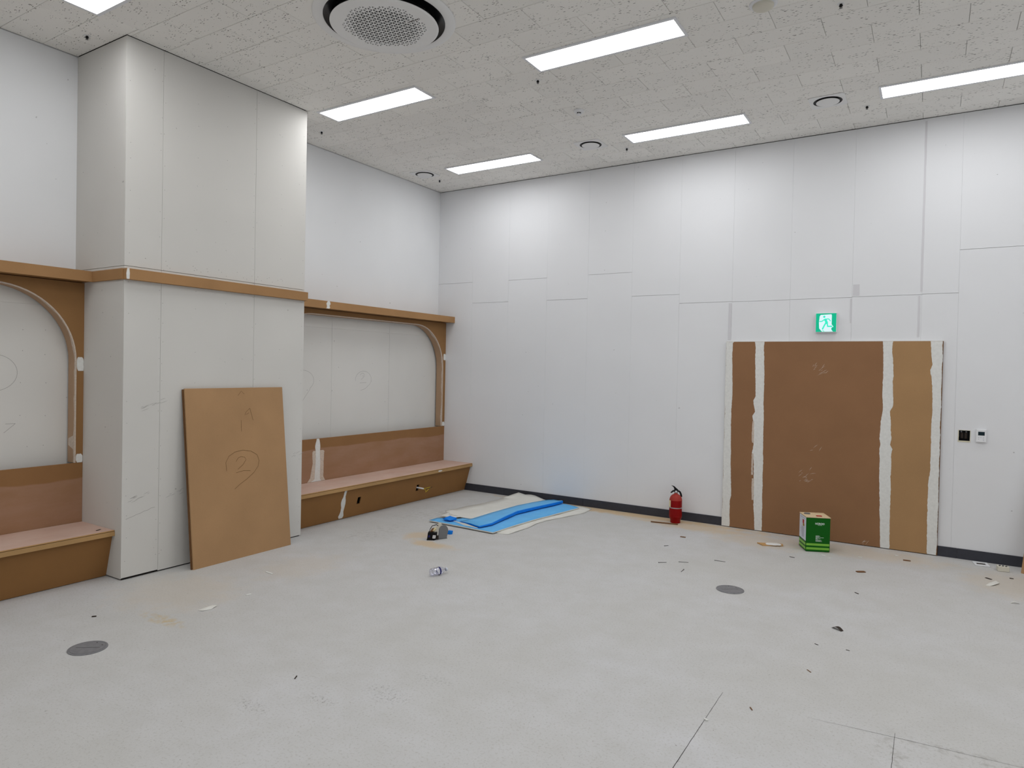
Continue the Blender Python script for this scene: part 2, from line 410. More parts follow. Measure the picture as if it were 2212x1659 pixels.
# paper tape left on the joints
for k, (x0, x1, z0, z1) in enumerate(((4.185, 4.218, 2.13, 2.55), (5.447, 5.505, 2.585, 2.70), (6.043, 6.062, 2.60, H - 0.03), (5.424, 5.438, 2.30, 2.555), (6.028, 6.045, 2.15, 2.56))):
    bm = B(); ragged(bm, [(z0, x0, x1), (z1, x0, x1)], lambda u, v: (u, -0.0007, v), (0, -1, 0), 0.0006, 0.03, 0.002, k)
    obj('joint_tape', bm, 'tape', wall_back)
# dark baseboard, in lengths
bb = bpy.data.objects.new('baseboard_back', None); COL.objects.link(bb); bb['kind'] = 'structure'; bb['_o'] = (0.0, 0.0, 0.0)
for x0, x1 in ((0.52, 0.618), (0.618, 1.217), (1.217, 1.817), (1.817, 2.416), (2.416, 3.61), (3.61, 4.186), (6.25, 6.41), (6.41, 7.6), (7.6, RX)):
    bm = B(); box(bm, x0 + 0.0006, x1 - 0.0006, -0.010, 0.0, 0.0, 0.099, 0.002); obj('baseboard_length', bm, 'baseboard', bb)

# ceiling tiles 300 x 600 in half bond
def project(p):
    d = Vector(p) - CAM_LOC; z = d.dot(FW)
    if z < 0.2: return None
    return 1106 - 25.67 + 1463.08 * d.dot(RT) / z, 829.5 - 11.526 - 1463.08 * d.dot(UP) / z
TX, TY = 5.123, -2.883
tile_me = {}
rest = B(); ntile = 0
def tile_bm(bm, x0, x1, y0, y1, dz=0.0):
    g = 0.0013; z0 = H + dz; c = 0.0030
    a = [bm.verts.new(p) for p in ((x0 + g + c, y0 + g + c, z0), (x1 - g - c, y0 + g + c, z0), (x1 - g - c, y1 - g - c, z0), (x0 + g + c, y1 - g - c, z0))]
    b = [bm.verts.new(p) for p in ((x0 + g, y0 + g, z0 + 0.0022), (x1 - g, y0 + g, z0 + 0.0022), (x1 - g, y1 - g, z0 + 0.0022), (x0 + g, y1 - g, z0 + 0.0022))]
    d = [bm.verts.new((v.co.x, v.co.y, z0 + 0.011)) for v in b]
    bm.faces.new(a[::-1])
    for i in range(4):
        bm.faces.new((a[i], a[(i + 1) % 4], b[(i + 1) % 4], b[i])); bm.faces.new((b[i], b[(i + 1) % 4], d[(i + 1) % 4], d[i]))
for j in range(-28, 12):
    y0, y1 = TY + 0.3 * j, TY + 0.3 * (j + 1)
    y0, y1 = max(y0, RY), min(y1, 0.0)
    if y1 - y0 < 0.01: continue
    for i in range(-12, 10):
        x0 = TX + 0.3 * (j % 2) + 0.6 * i; x1 = x0 + 0.6
        xa, xb = max(x0, 0.0), min(x1, RX)
        if xb - xa < 0.01: continue
        pieces = [(xa, xb, y0, y1)]
        for ca, cb in COLS:                  # cut round the columns
            if xa < XC - 0.02:
                nx = []
                for (pa, pb, qa, qb) in pieces:
                    if qb <= ca + 0.012 or qa >= cb - 0.012: nx.append((pa, pb, qa, qb)); continue
                    if qa < ca: nx.append((pa, pb, qa, ca))
                    if qb > cb: nx.append((pa, pb, cb, qb))
                    if pb > XC: nx.append((XC, pb, max(qa, ca), min(qb, cb)))
                pieces = nx
        for xa, xb, ya, yb in pieces:
            if xb - xa < 0.006 or yb - ya < 0.006: continue
            vis = False
            for px in (xa, (xa + xb) / 2, xb):
                for py in (ya, yb):
                    q = project((px, py, H))
                    if q and -40 < q[0] < 2252 and -40 < q[1] < 1000: vis = True
            dz = random.choice((0, 0, 0, 0.0003, 0.0008, -0.0004))
            if not vis: tile_bm(rest, xa, xb, ya, yb, dz); continue
            key = (round(xb - xa, 3), round(yb - ya, 3)); cx, cy = (xa + xb) / 2, (ya + yb) / 2
            if key not in tile_me:
                bm = B(); tile_bm(bm, -key[0] / 2, key[0] / 2, -key[1] / 2, key[1] / 2); bmesh.ops.translate(bm, verts=bm.verts, vec=(0, 0, -H))
                bmesh.ops.recalc_face_normals(bm, faces=bm.faces)
                me = bpy.data.meshes.new('tile'); bm.to_mesh(me); bm.free(); me.materials.append(MATS['ceiling_tile']); tile_me[key] = me
            o = bpy.data.objects.new('tile', tile_me[key]); COL.objects.link(o); o.parent = ceiling; o.location = (cx, cy, H + dz); ntile += 1
obj('tile_field', rest, 'ceiling_tile', ceiling, kind='stuff')
print('tiles in view', ntile)

# ------------------------------------------------------------------ columns clad in grey board
def column(ya, yb, name):
    bm = B(); box(bm, -0.05, XC - 0.012, ya + 0.012, yb - 0.012, 0.0, H + 0.012); col = struct(name, bm, 'dark_gap')
    js = [ya, ya + 0.305, ya + 1.218, yb]
    for z0, z1 in ((2.508, H - 0.0035), (0.010, 2.505)):
        for k, (a, b) in enumerate(zip(js, js[1:])):
            g = 0.0008
            bm = B(); box(bm, XC - 0.012, XC, a + (0 if a == ya else g), b - (0 if b == yb else g), z0 + (0.008 if k == 0 and z0 < 1 else 0), z1, 0.0012); obj('board', bm, 'grey_board', col)
        for y0, y1 in ((ya, ya + 0.012), (yb - 0.012, yb)):
            bm = B(); box(bm, 0.0, XC - 0.0125, y0, y1, z0, z1, 0.0012); obj('board', bm, 'grey_board', col)
    bm = B()
    for y in (ya + 0.035, ya + 0.29, ya + 0.32, ya + 0.62, ya + 0.91, ya + 1.20, ya + 1.235, ya + 1.52, yb - 0.03):
        z = 0.15
        while z < H - 0.1:
            if random.random() < 0.75: lathe(bm, ((0.0032, 0.0), (0.002, 0.0005)), (XC, y + random.uniform(-.006, .006), z), 6, (1, 0, 0))
            z += random.uniform(0.12, 0.3)
    for k in range(26): lathe(bm, ((0.0035, 0.0), (0.002, 0.0005)), (XC, random.uniform(ya + 0.1, yb - 0.1), 2.53 + random.uniform(0, 0.06)), 6, (1, 0, 0))
    for y, zz in ((0.12, 3.3), (0.35, 2.0), (0.6, 3.0)):
        for z in (0.5, 0.9, 1.3, 1.7, 2.1, 2.8, 3.3, 3.8):
            if random.random() < 0.5: lathe(bm, ((0.003, 0.0), (0.002, 0.0005)), (y, ya, z), 6, (0, -1, 0))
    obj('screw_heads', bm, 'pencil_grey', col, kind='stuff')
    return col
column1 = column(*COLS[0], 'column'); column(*COLS[1], 'column')
# pencil scribbles and smudges on the near column face
bm = B()
def scrib(y0, z0, y1, z1, k, sd):
    for q in range(k):
        a = random.random(); yy = y0 + (y1 - y0) * a; zz = z0 + (z1 - z0) * a + random.uniform(-.02, .02); L = random.uniform(0.02, 0.07)
        ribbon(bm, [(XC, yy + L * t / 4, zz + L * 0.35 * t / 4 + random.uniform(-.002, .002)) for t in range(5)], [0.0005, .002, .0028, .002, .0005], (1, 0, 0), 0.0006)
scrib(-4.87, 1.36, -4.70, 1.42, 12, 1); scrib(-4.98, 0.62, -4.78, 0.66, 10, 2); scrib(-3.33, 0.83, -3.22, 0.84, 5, 3); scrib(-4.65, 0.62, -4.52, 0.63, 6, 4)
ribbon(bm, [(XC, -4.98 + 0.03 * i, 0.485 + 0.008 * i + 0.004 * math.sin(i * 3)) for i in range(9)], 0.003, (1, 0, 0), 0.0006)
obj('pencil_marks', bm, 'pencil_grey', column1, kind='stuff', label='grey pencil scribbles on board')

# MDF band round the column, level with the ledges
def trim(ya, yb, name):
    r = bpy.data.objects.new(name, None); COL.objects.link(r); r['kind'] = 'structure'; r['_o'] = (0.0, 0.0, 0.0); r['label'] = 'brown fibreboard band round the column'
    bm = B(); box(bm, XC + 0.0005, 0.809, ya - 0.008, yb + 0.008, 2.397, 2.483, 0.001); obj('band', bm, 'mdf', r)
    bm = B(); box(bm, 0.31, 0.7625, ya - 0.020, ya - 0.0005, 2.397, 2.483, 0.001); obj('band', bm, 'mdf', r)
    bm = B(); box(bm, 0.31, 0.7625, yb + 0.0005, yb + 0.020, 2.397, 2.483, 0.001); obj('band', bm, 'mdf', r)
    bm = B(); ragged(bm, [(2.398, ya - 0.016, ya + 0.004), (2.44, ya - 0.02, ya + 0.006), (2.482, ya - 0.012, ya + 0.002)], lambda u, v: (0.8092, u + 0.011, v), (1, 0, 0), 0.001, 0.008, 0.003, 3)
    obj('putty_patch', bm, 'putty', r)
    return r
trim(*COLS[0], 'trim_1'); trim(*COLS[1], 'trim_2')

# ------------------------------------------------------------------ bench bays on the left wall
XP, XS, XF, ZS, ZR = 0.153, 0.670, 0.541, 0.392, 0.891
XL = 0.309
def slx(z): return XF + (0.634 - XF) * z / 0.347
SN = Vector((0.347, 0, -(0.634 - XF))).normalized()
def bay(y0, y1, which, holes):
    """y0 < y1: ends of the bay"""
    # grey backing boards inside the niche
    js = [y0, y0 + 1.09, y0 + 2.12, y1]
    for a, b in zip(js, js[1:]):
        for z0, z1 in ((0.0, 2.1942), (2.1948, 2.395)):
            bm = B(); box(bm, 0.001, 0.020, a + 0.0009, b - 0.0009, z0, z1, 0.0006); obj('niche_board_lightened', bm, 'niche_board_lightened', wall_left)
    # bench
    e = 0.001; a, b = y0 + e, y1 - e
    t = thing('built_in_bench', ('brown fibreboard bench with two socket holes, between column and corner' if which == 'far' else 'brown fibreboard bench left of the column, cut off by the picture edge'), 'bench', ((XF + 0.1) / 2, (a + b) / 2, 0))
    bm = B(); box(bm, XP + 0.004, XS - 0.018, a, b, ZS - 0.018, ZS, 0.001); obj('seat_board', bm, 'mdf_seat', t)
    bm = B(); box(bm, XS - 0.0178, XS, a, b, ZS - 0.045, ZS - 0.0095, 0.001); se = obj('seat_edging', bm, 'mdf_edge', t)
    bm = B(); box(bm, XS - 0.0178, XS - 0.001, a, b, ZS - 0.0056, ZS - 0.0005, 0.0006); obj('edge_strip', bm, 'raw_wood', t, label='pale raw edge strip on the seat')
    bm = B(); box(bm, 0.135, XP, a, b, 0.02, ZR, 0.001); br = obj('backrest', bm, 'mdf_backrest', t)
    # slanted front with cut-outs
    zt = ZS - 0.019; ys = sorted({a, b, *[h for q in holes for h in q[:2]]}); zs = [0.004, 0.143, 0.227, zt]
    bm = B(); th = 0.012; G = {}
    for s in (0, 1):
        for i, y in enumerate(ys):
            for k, z in enumerate(zs): G[i, k, s] = bm.verts.new(Vector((slx(z), y, z)) - SN * th * s)
    open_ = lambda i, k: k == 1 and any(q[0] - 1e-6 <= ys[i] and ys[i + 1] <= q[1] + 1e-6 for q in holes)
    for i in range(len(ys) - 1):
        for k in range(3):
            if open_(i, k):
                c = [(i, k), (i + 1, k), (i + 1, k + 1), (i, k + 1), (i, k)]
                for p, q in zip(c, c[1:]): bm.faces.new((G[(*p, 0)], G[(*q, 0)], G[(*q, 1)], G[(*p, 1)]))
                continue
            for s in (0, 1): bm.faces.new([G[p, q, s] for p, q in ((i, k), (i + 1, k), (i + 1, k + 1), (i, k + 1))])
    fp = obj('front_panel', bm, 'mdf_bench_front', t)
    for q in holes:
        bm = B(); yc = (q[0] + q[1]) / 2; o = Vector((slx(0.185), yc, 0.185)) - SN * 0.013
        vz = Vector((slx(1) - slx(0), 0, 1)).normalized()
        obox(bm, o, (0, 1, 0), vz, -SN, -0.036, 0.036, -0.05, 0.05, 0.04, 0.045); 
        for s in (-1, 1):
            obox(bm, o, (0, 1, 0), vz, -SN, s * 0.036 - 0.001, s * 0.036 + 0.001, -0.05, 0.05, 0.0, 0.045)
            obox(bm, o, (0, 1, 0), vz, -SN, -0.036, 0.036, s * 0.05 - 0.001, s * 0.05 + 0.001, 0.0, 0.045)
        obj('socket_box', bm, 'black', fp)
    S = lambda u, v: Vector((slx(v), u, v))
    if which == 'far':
        bm = B(); ragged(bm, [(0.012, -2.455, -2.40), (0.04, -2.468, -2.39), (0.09, -2.45, -2.405), (0.15, -2.452, -2.40), (0.19, -2.47, -2.40), (0.235, -2.468, -2.41), (0.27, -2.455, -2.42), (0.345, -2.448, -2.412)], S, SN, 0.0012, 0.012, 0.005, 3)
        obj('putty_patch', bm, 'putty', fp)
        Pb = lambda u, v: (XP + 0.0001, u, v)
        bm = B(); ragged(bm, [(0.394, -2.52, -2.36), (0.42, -2.465, -2.385), (0.6, -2.455, -2.382), (0.75, -2.455, -2.392), (0.79, -2.463, -2.385), (0.82, -2.460, -2.388), (0.87, -2.445, -2.400), (0.890, -2.442, -2.405)], Pb, (1, 0, 0), 0.002, 0.015, 0.004, 9)
        obj('putty_patch', bm, 'putty', br)
        bm = B(); ragged(bm, [(0.394, -2.57, -2.30), (0.44, -2.53, -2.33), (0.6, -2.50, -2.33), (0.745, -2.505, -2.325), (0.752, -2.49, -2.34)], Pb, (1, 0, 0), 0.001, 0.015, 0.006, 12)
        obj('putty_patch', bm, 'putty_thin', br)
        bm = B(); ragged(bm, [(-0.79, 0.362, 0.376), (-0.75, 0.357, 0.380), (-0.71, 0.363, 0.374)], lambda u, v: (XS, v, u), (1, 0, 0), 0.002, 0.01, 0.004, 4)
        obj('putty_patch', bm, 'putty', se)
    # arch frame
    top = 2.342; r = 0.60; l, rr = y0 + 0.057, y1 - 0.058
    curve = [(rr, 0.86)] + [(rr - r + r * math.cos(i * math.pi / 2 / 16), top - r + r * math.sin(i * math.pi / 2 / 16)) for i in range(17)] + \
            [(l + r - r * math.sin(i * math.pi / 2 / 16), top - r + r * math.cos(i * math.pi / 2 / 16)) for i in range(17)] + [(l, 0.86)]
    f = thing('arch_frame', ('brown fibreboard arch frame over the bench between column and corner' if which == 'far' else 'brown fibreboard arch frame over the bench left of the column'), 'arch frame', (0.1, (a + b) / 2, 0.893))
    bm = B(); zb = ZR + 0.002
    out = [(a, zb), (l, zb)] + [p for p in curve[::-1] if p[1] > zb] + [(rr, zb), (b, zb), (b, 2.395), (a, 2.395)]
    prism(bm, [(XP, y, z) for y, z in out], (-0.018, 0, 0)); ap = obj('arch_panel', bm, 'mdf_arch', f)
    cv = [(rr, zb)] + [p for p in curve if p[1] > zb] + [(l, zb)]
    bm = B(); pr = None
    def inw(i, d):
        p = Vector(cv[i]); q = Vector(cv[min(i + 1, len(cv) - 1)]) - Vector(cv[max(i - 1, 0)]); q.normalize()
        return p + Vector((-q.y, q.x)) * d
    for i in range(len(cv)):
        o_ = inw(i, 0.0004); n_ = inw(i, 0.0095)
        qv = [bm.verts.new((x, p.x, max(p.y, zb))) for x, p in ((0.040, o_), (0.040, n_), (0.1555, n_), (0.1555, o_))]
        if pr:
            for k in range(4): bm.faces.new((pr[k], pr[(k + 1) % 4], qv[(k + 1) % 4], qv[k]))
        else: bm.faces.new(qv)
        pr = qv
    bm.faces.new(pr[::-1]); al = autosmooth(obj('arch_liner', bm, 'mdf_liner', f))
    # filler rubbed along the front arris of the liner
    bm = B(); prv = None
    for i in range(len(cv)):
        seg = [cv[i]] if i == len(cv) - 1 else [tuple(Vector(cv[i]).lerp(Vector(cv[i + 1]), t / (30 if i in (0, len(cv) - 2) else 3))) for t in range(30 if i in (0, len(cv) - 2) else 3)]
        for y, z in seg:
            q = Vector(cv[min(i + 1, len(cv) - 1)]) - Vector(cv[max(i - 1, 0)])
            if i == 0: q = Vector((0, 1))
            q.normalize(); nn = Vector((-q.y, q.x)); p = Vector((y, z)) + nn * 0.0103
            wd = 0.014 + 0.028 * max(0, noise.noise((y * 5, z * 6, y0)) + 0.15) + 0.006 * noise.noise((y * 40, z * 40, 1))
            if which == 'near' and abs(y - rr) < 0.02 and 1.03 < z < 1.10: wd = 0.105
            qv = (bm.verts.new((0.1562, p.x, p.y)), bm.verts.new((0.1562 - max(wd, 0.008), p.x, p.y)), bm.verts.new((0.1562, p.x - nn.x * 0.010, p.y - nn.y * 0.010)))
            if prv: bm.faces.new((prv[0], prv[1], qv[1], qv[0])); bm.faces.new((prv[2], prv[0], qv[0], qv[2]))
            prv = qv
    obj('putty_band', bm, 'putty_thin', al)
    for (v0, v1) in (((1.855, 1.945), (0.895, 0.955)) if which == 'far' else ((1.66, 1.775), (0.893, 0.965))):
        bm = B(); ragged(bm, [(v0, rr + 0.012, b - 0.004), (v0 + 0.02, rr + 0.004, b - 0.001), ((v0 + v1) / 2, rr + 0.003, b - 0.001), (v1 - 0.015, rr + 0.006, b - 0.001), (v1, rr + 0.012, b - 0.012)], lambda u, v: (XP, u, v), (1, 0, 0), 0.0025, 0.008, 0.004, v0 * 7)
        obj('putty_patch', bm, 'putty', ap)
    # ledge on top
    s = thing('wall_ledge', ('brown fibreboard ledge with white filler spot, ending at the room corner' if which == 'far' else 'brown fibreboard ledge above the arch left of the column'), 'ledge', (XL / 2, (a + b) / 2, 2.397))
    bm = B(); box(bm, 0.001, XL - 0.019, a, b, 2.401, 2.482, 0.001); obj('shelf_board', bm, 'mdf_arch', s)
    bm = B(); box(bm, XL - 0.0185, XL, a, b, 2.397, 2.483, 0.001); fa = obj('fascia', bm, 'mdf', s)
    if which == 'far':
        bm = B(); ragged(bm, [(2.398, -2.475, -2.425), (2.41, -2.465, -2.415), (2.43, -2.465, -2.425), (2.45, -2.475, -2.41), (2.47, -2.46, -2.415), (2.4825, -2.455, -2.42)], lambda u, v: (XL, u, v), (1, 0, 0), 0.0015, 0.006, 0.006, 5)
        obj('putty_patch', bm, 'putty', fa)
    return t, f, s
bay(-3.192, 0.0, 'far', [(-2.212, -2.158), (-1.148, -1.094)])
bay(-8.205, -5.013, 'near', [])

# pencilled digits in circles on the niche boards
def circ(cy, cz, ry, rz, a0, a1, n=22): return [(cy + ry * math.cos(math.radians(a0 + (a1 - a0) * i / n)), cz + rz * math.sin(math.radians(a0 + (a1 - a0) * i / n))) for i in range(n + 1)]
def two(cy, cz, w, h): return [(cy - w * 0.45, cz + h * 0.22), (cy - w * 0.3, cz + h * 0.42), (cy, cz + h * 0.5), (cy + w * 0.35, cz + h * 0.36), (cy + w * 0.38, cz + h * 0.12), (cy + w * 0.1, cz - h * 0.15), (cy - w * 0.3, cz - h * 0.42)]
bm = B(); XN = 0.020
def nst(pts, w=0.003): ribbon(bm, [(XN, y, z) for y, z in pts], w, (1, 0, 0), 0.0006)
nst(circ(-1.553, 1.575, 0.142, 0.105, 190, -60)); nst([(-1.47, 1.49), (-1.52, 1.455), (-1.60, 1.435)]); nst(two(-1.57, 1.61, 0.09, 0.09)); nst([(-1.62, 1.53), (-1.50, 1.535)])
nst(circ(-2.55, 1.565, 0.17, 0.12, 120, -50)); nst([(-2.43, 1.47), (-2.52, 1.36), (-2.6, 1.27)])
nst(circ(-5.62, 1.64, 0.17, 0.145, 110, -100)); nst([(-5.46, 1.235), (-5.50, 1.20), (-5.54, 1.165)]); nst([(-5.46, 1.235), (-5.53, 1.235)])
obj('pencil_marks', bm, 'pencil_grey', wall_left, kind='stuff', label='circled digits pencilled on the grey boards')
bm = B()
for y in (-5.25, -5.42, -5.59, -0.5, -1.09, -1.4, -2.29):
    for z in (1.05, 1.3, 1.56, 1.8, 2.0): 
        if random.random() < 0.8: lathe(bm, ((0.0035, 0.0), (0.002, 0.0006)), (0.020, y + random.uniform(-.01, .01), z + random.uniform(-.02, .02)), 6, (1, 0, 0))
obj('screw_heads', bm, 'pencil_grey', wall_left, kind='stuff')

# cable end sticking out of the far bench
t = thing('cable_end', 'white cable with yellow wires poking out of the bench socket hole', 'cable', (slx(0.185), -1.11, 0.175))
c0 = Vector((slx(0.185) - 0.03, -1.125, 0.190))
bm = B(); tube(bm, [c0, c0 + Vector((0.06, 0.03, -0.008)), c0 + Vector((0.085, 0.06, -0.018))], 0.0095, 10); autosmooth(obj('sheath', bm, 'white_plastic', t))
e0 = c0 + Vector((0.085, 0.06, -0.018))
for k, (d, m_) in enumerate(((((0.02, 0.05, 0.006), (0.03, 0.10, 0.010)), 'yellow'), (((0.01, 0.03, -0.02), (0.02, 0.015, -0.045), (0.03, 0.07, -0.01)), 'yellow'), (((0.02, 0.07, 0.0), (0.03, 0.14, 0.006)), 'dark_chip'))):
    bm = B(); tube(bm, [e0 - Vector((0.005, 0.005, 0))] + [e0 + Vector(q) for q in d], 0.0032, 6); obj('wire', bm, m_, t)

# ================================================================== CEILING FITTINGS
def light(cx, cy, label):
    t = thing('ceiling_light', label, 'light', (cx, cy, H), 'flush ceiling panels')
    L, Wd = 0.6425, 0.158; l, wd = 0.622, 0.131; z0, z1 = H - 0.009, H - 0.0002
    bm = B()
    for x0, x1, y0, y1 in ((-L, L, -Wd, -wd), (-L, L, wd, Wd), (-L, -l, -wd, wd), (l, L, -wd, wd)):
        box(bm, cx + x0, cx + x1, cy + y0, cy + y1, z0, z1)
    obj('frame', bm, 'frame_white', t)
    bm = B(); box(bm, cx - l + 0.0005, cx + l - 0.0005, cy - wd + 0.0005, cy + wd - 0.0005, H - 0.005, H - 0.001); 
    bmesh.ops.recalc_face_normals(bm, faces=bm.faces)
    for f_ in bm.faces: f_.material_index = 0 if f_.normal.z < -0.5 else 1
    obj('diffuser', bm, ['lamp', 'frame_white'], t)
    return t
L0 = light(1.440, -0.805, 'lit ceiling panel nearest the room corner')
for (x, y, lab) in ((3.902, -0.858, 'lit ceiling panel above the wall, between two round vents'), (6.340, -0.910, 'lit ceiling panel cut off by the right picture edge'),
                    (1.476, -2.982, 'lit ceiling panel beside the column top'), (3.895, -2.974, 'largest lit ceiling panel, right of the round air conditioner'),
                    (1.520, -5.440, 'lit ceiling panel corner at the upper left, nearest the camera'), (6.32, -2.98, 'lit ceiling panel out of view above the camera'),
                    (3.90, -5.44, 'lit ceiling panel out of view above the camera'), (6.34, -5.44, 'lit ceiling panel out of view above the camera'), (8.60, -0.91, 'lit ceiling panel out of view above the camera'),
                    (8.60, -2.98, 'lit ceiling panel out of view above the camera'), (8.60, -5.44, 'lit ceiling panel out of view above the camera'), (1.52, -7.75, 'lit ceiling panel out of view above the camera'),
                    (3.9, -7.75, 'lit ceiling panel out of view above the camera'), (6.34, -7.75, 'lit ceiling panel out of view above the camera'), (8.6, -7.75, 'lit ceiling panel out of view above the camera'),
                    (2.7, -9.7, 'lit ceiling panel out of view above the camera'), (6.3, -9.7, 'lit ceiling panel out of view above the camera')):
    copy_tree(L0, (x - 1.440, y + 0.805, 0), lab)

# round cassette air conditioner
AX, AY = 2.682, -4.155
t = thing('air_conditioner', 'round white ceiling air conditioner with perforated triangle grille and black slot', 'air conditioner', (AX, AY, H))
bm = B(); lathe(bm, ((0.445, -0.001), (0.523, -0.001), (0.523, -0.005), (0.516, -0.011), (0.455, -0.015), (0.446, -0.013), (0.445, -0.001)), (AX, AY, H), 96, cap0=False, cap1=False); autosmooth(obj('bezel_ring', bm, 'grille_white', t))
bm = B(); lathe(bm, ((0.4448, -0.013), (0.425, -0.006), (0.36, -0.003), (0.36, -0.001), (0.4448, -0.001), (0.4448, -0.013)), (AX, AY, H), 96, cap0=False, cap1=False); autosmooth(obj('air_slot', bm, 'black_gloss', t))
bm = B(); lathe(bm, ((0.358, -0.001), (0.358, -0.030), (0.345, -0.034)), (AX, AY, H), 48, cap0=True, cap1=True); obj('inner_body', bm, 'black', t)
zd = H - 0.056; sd = 0.040; hh = sd * math.sqrt(3) / 2
bm = B(); vmap = {}
def lv(a, b):
    if (a, b) not in vmap: vmap[a, b] = bm.verts.new((AX + (a + b * 0.5) * sd, AY + b * hh, zd))
    return vmap[a, b]
tris = []
for a in range(-18, 19):
    for b in range(-12, 13):
        for tri in (((a, b), (a + 1, b), (a, b + 1)), ((a + 1, b), (a + 1, b + 1), (a, b + 1))):
            ps = [((p + q * 0.5) * sd, q * hh) for p, q in tri]
            if max(math.hypot(*p) for p in ps) < 0.318:
                cx, cy = sum(p[0] for p in ps) / 3, sum(p[1] for p in ps) / 3
                if 0.165 < cx and abs(cy - 0.035) < 0.012 and False: continue
                tris.append((tri, math.hypot(cx, cy)))
for tri, rad in tris:
    v = [lv(*p) for p in tri]; c = (v[0].co + v[1].co + v[2].co) / 3
    k = 0.74 if rad < 0.22 else 0.74 - (rad - 0.22) * 3.6
    i_ = [bm.verts.new(c + (q.co - c) * k) for q in v]
    for n_ in range(3): bm.faces.new((v[n_], v[(n_ + 1) % 3], i_[(n_ + 1) % 3], i_[n_]))
bm.edges.ensure_lookup_table()
lat = set(vmap.values()); bound = [e for e in bm.edges if len(e.link_faces) == 1 and e.verts[0] in lat and e.verts[1] in lat]
rim = [bm.verts.new((AX + 0.385 * math.cos(2 * math.pi * i / 96), AY + 0.385 * math.sin(2 * math.pi * i / 96), zd)) for i in range(96)]
re_ = [bm.edges.new((rim[i], rim[(i + 1) % 96])) for i in range(96)]
bmesh.ops.triangle_fill(bm, use_beauty=True, edges=bound + re_, normal=(0, 0, -1))
r2 = [bm.verts.new((AX + 0.398 * math.cos(2 * math.pi * i / 96), AY + 0.398 * math.sin(2 * math.pi * i / 96), zd + 0.006)) for i in range(96)]
for i in range(96): bm.faces.new((rim[i], rim[(i + 1) % 96], r2[(i + 1) % 96], r2[i]))
bmesh.ops.recalc_face_normals(bm, faces=bm.faces)
if sum(f_.normal.z * f_.calc_area() for f_ in bm.faces) > 0: bmesh.ops.reverse_faces(bm, faces=bm.faces)
dsc = obj('front_disc', bm, 'grille_white', t, recalc=False)
md = dsc.modifiers.new('thickness', 'SOLIDIFY'); md.thickness = 0.004; md.offset = -1.0
bm = B(); lathe(bm, ((0.3975, -0.050), (0.392, -0.040), (0.362, -0.030)), (AX, AY, H), 96, cap0=False, cap1=False); autosmooth(obj('disc_back', bm, 'black', t))
M = Matrix.Translation((2.878, -4.118, zd - 0.0016)) @ Matrix(((1, 0, 0, 0), (0, -1, 0, 0), (0, 0, -1, 0), (0, 0, 0, 1)))
bm = B(); box(bm, 2.868, 2.998, -4.142, -4.110, zd - 0.0012, zd + 0.001); obj('name_plate', bm, 'grille_white', t)
text_obj('brand_lettering', 'SAMSUNG', 0.022, 'dark_chip', M, t, 0.0006, 0.110)

# square-plated round vents
def vent(cx, cy, label):
    t = thing('ceiling_vent', label, 'vent', (cx, cy, H), 'round ceiling vents')
    bm = B(); seg = 40; sq = []; ci = []
    for i in range(seg):
        a = 2 * math.pi * (i + 0.5) / seg; c_, s_ = math.cos(a), math.sin(a); m_ = max(abs(c_), abs(s_))
        sq.append((cx + 0.154 * c_ / m_, cy + 0.154 * s_ / m_)); ci.append((cx + 0.124 * c_, cy + 0.124 * s_))
    A = [bm.verts.new((*p, H - 0.0045)) for p in sq]; C_ = [bm.verts.new((*p, H - 0.0045)) for p in ci]; D = [bm.verts.new((*p, H - 0.0005)) for p in sq]
    for i in range(seg):
        k = (i + 1) % seg; bm.faces.new((A[i], A[k], C_[k], C_[i])); bm.faces.new((A[i], D[i], D[k], A[k]))
    obj('plate', bm, 'ceil_plate' if 'ceil_plate' in MATS else 'grille_white', t)
    bm = B(); lathe(bm, ((0.124, -0.0045), (0.116, -0.001), (0.06, -0.001)), (cx, cy, H), 40, cap0=False, cap1=True); obj('throat', bm, 'black', t)
    bm = B(); lathe(bm, ((0.0, -0.018), (0.085, -0.018), (0.099, -0.014), (0.100, -0.010), (0.05, -0.004), (0.05, -0.001)), (cx, cy, H), 40, cap0=False, cap1=False); autosmooth(obj('disc_valve', bm, 'grille_white', t))
    return t
V0 = vent(0.397, -0.858, 'round ceiling vent in a square plate nearest the room corner')
copy_tree(V0, (2.825 - 0.397, -0.880 + 0.858, 0), 'round ceiling vent between the two lit panels above the wall')
copy_tree(V0, (5.275 - 0.397, -0.930 + 0.858, 0), 'round ceiling vent in a square plate above the exit sign')
# smoke detector
t = thing('smoke_detector', 'small white smoke detector on the ceiling', 'smoke detector', (3.155, -1.865, H))
bm = B(); lathe(bm, ((0.052, -0.0003), (0.052, -0.010), (0.044, -0.020), (0.026, -0.024)), (3.155, -1.865, H), 32); autosmooth(obj('base', bm, 'white_plastic', t))
bm = B(); lathe(bm, ((0.022, -0.024), (0.022, -0.036)), (3.155, -1.865, H), 24); obj('sensing_slot', bm, 'black', t)
bm = B(); lathe(bm, ((0.026, -0.036), (0.026, -0.040), (0.020, -0.046), (0.006, -0.048)), (3.155, -1.865, H), 24); sc_ = autosmooth(obj('cap', bm, 'white_plastic', t))
for i in range(6):
    a = i * math.pi / 3; bm = B(); lathe(bm, ((0.003, -0.036), (0.003, -0.024)), (3.155 + 0.0235 * math.cos(a), -1.865 + 0.0235 * math.sin(a), H), 6); obj('rib', bm, 'white_plastic', sc_)
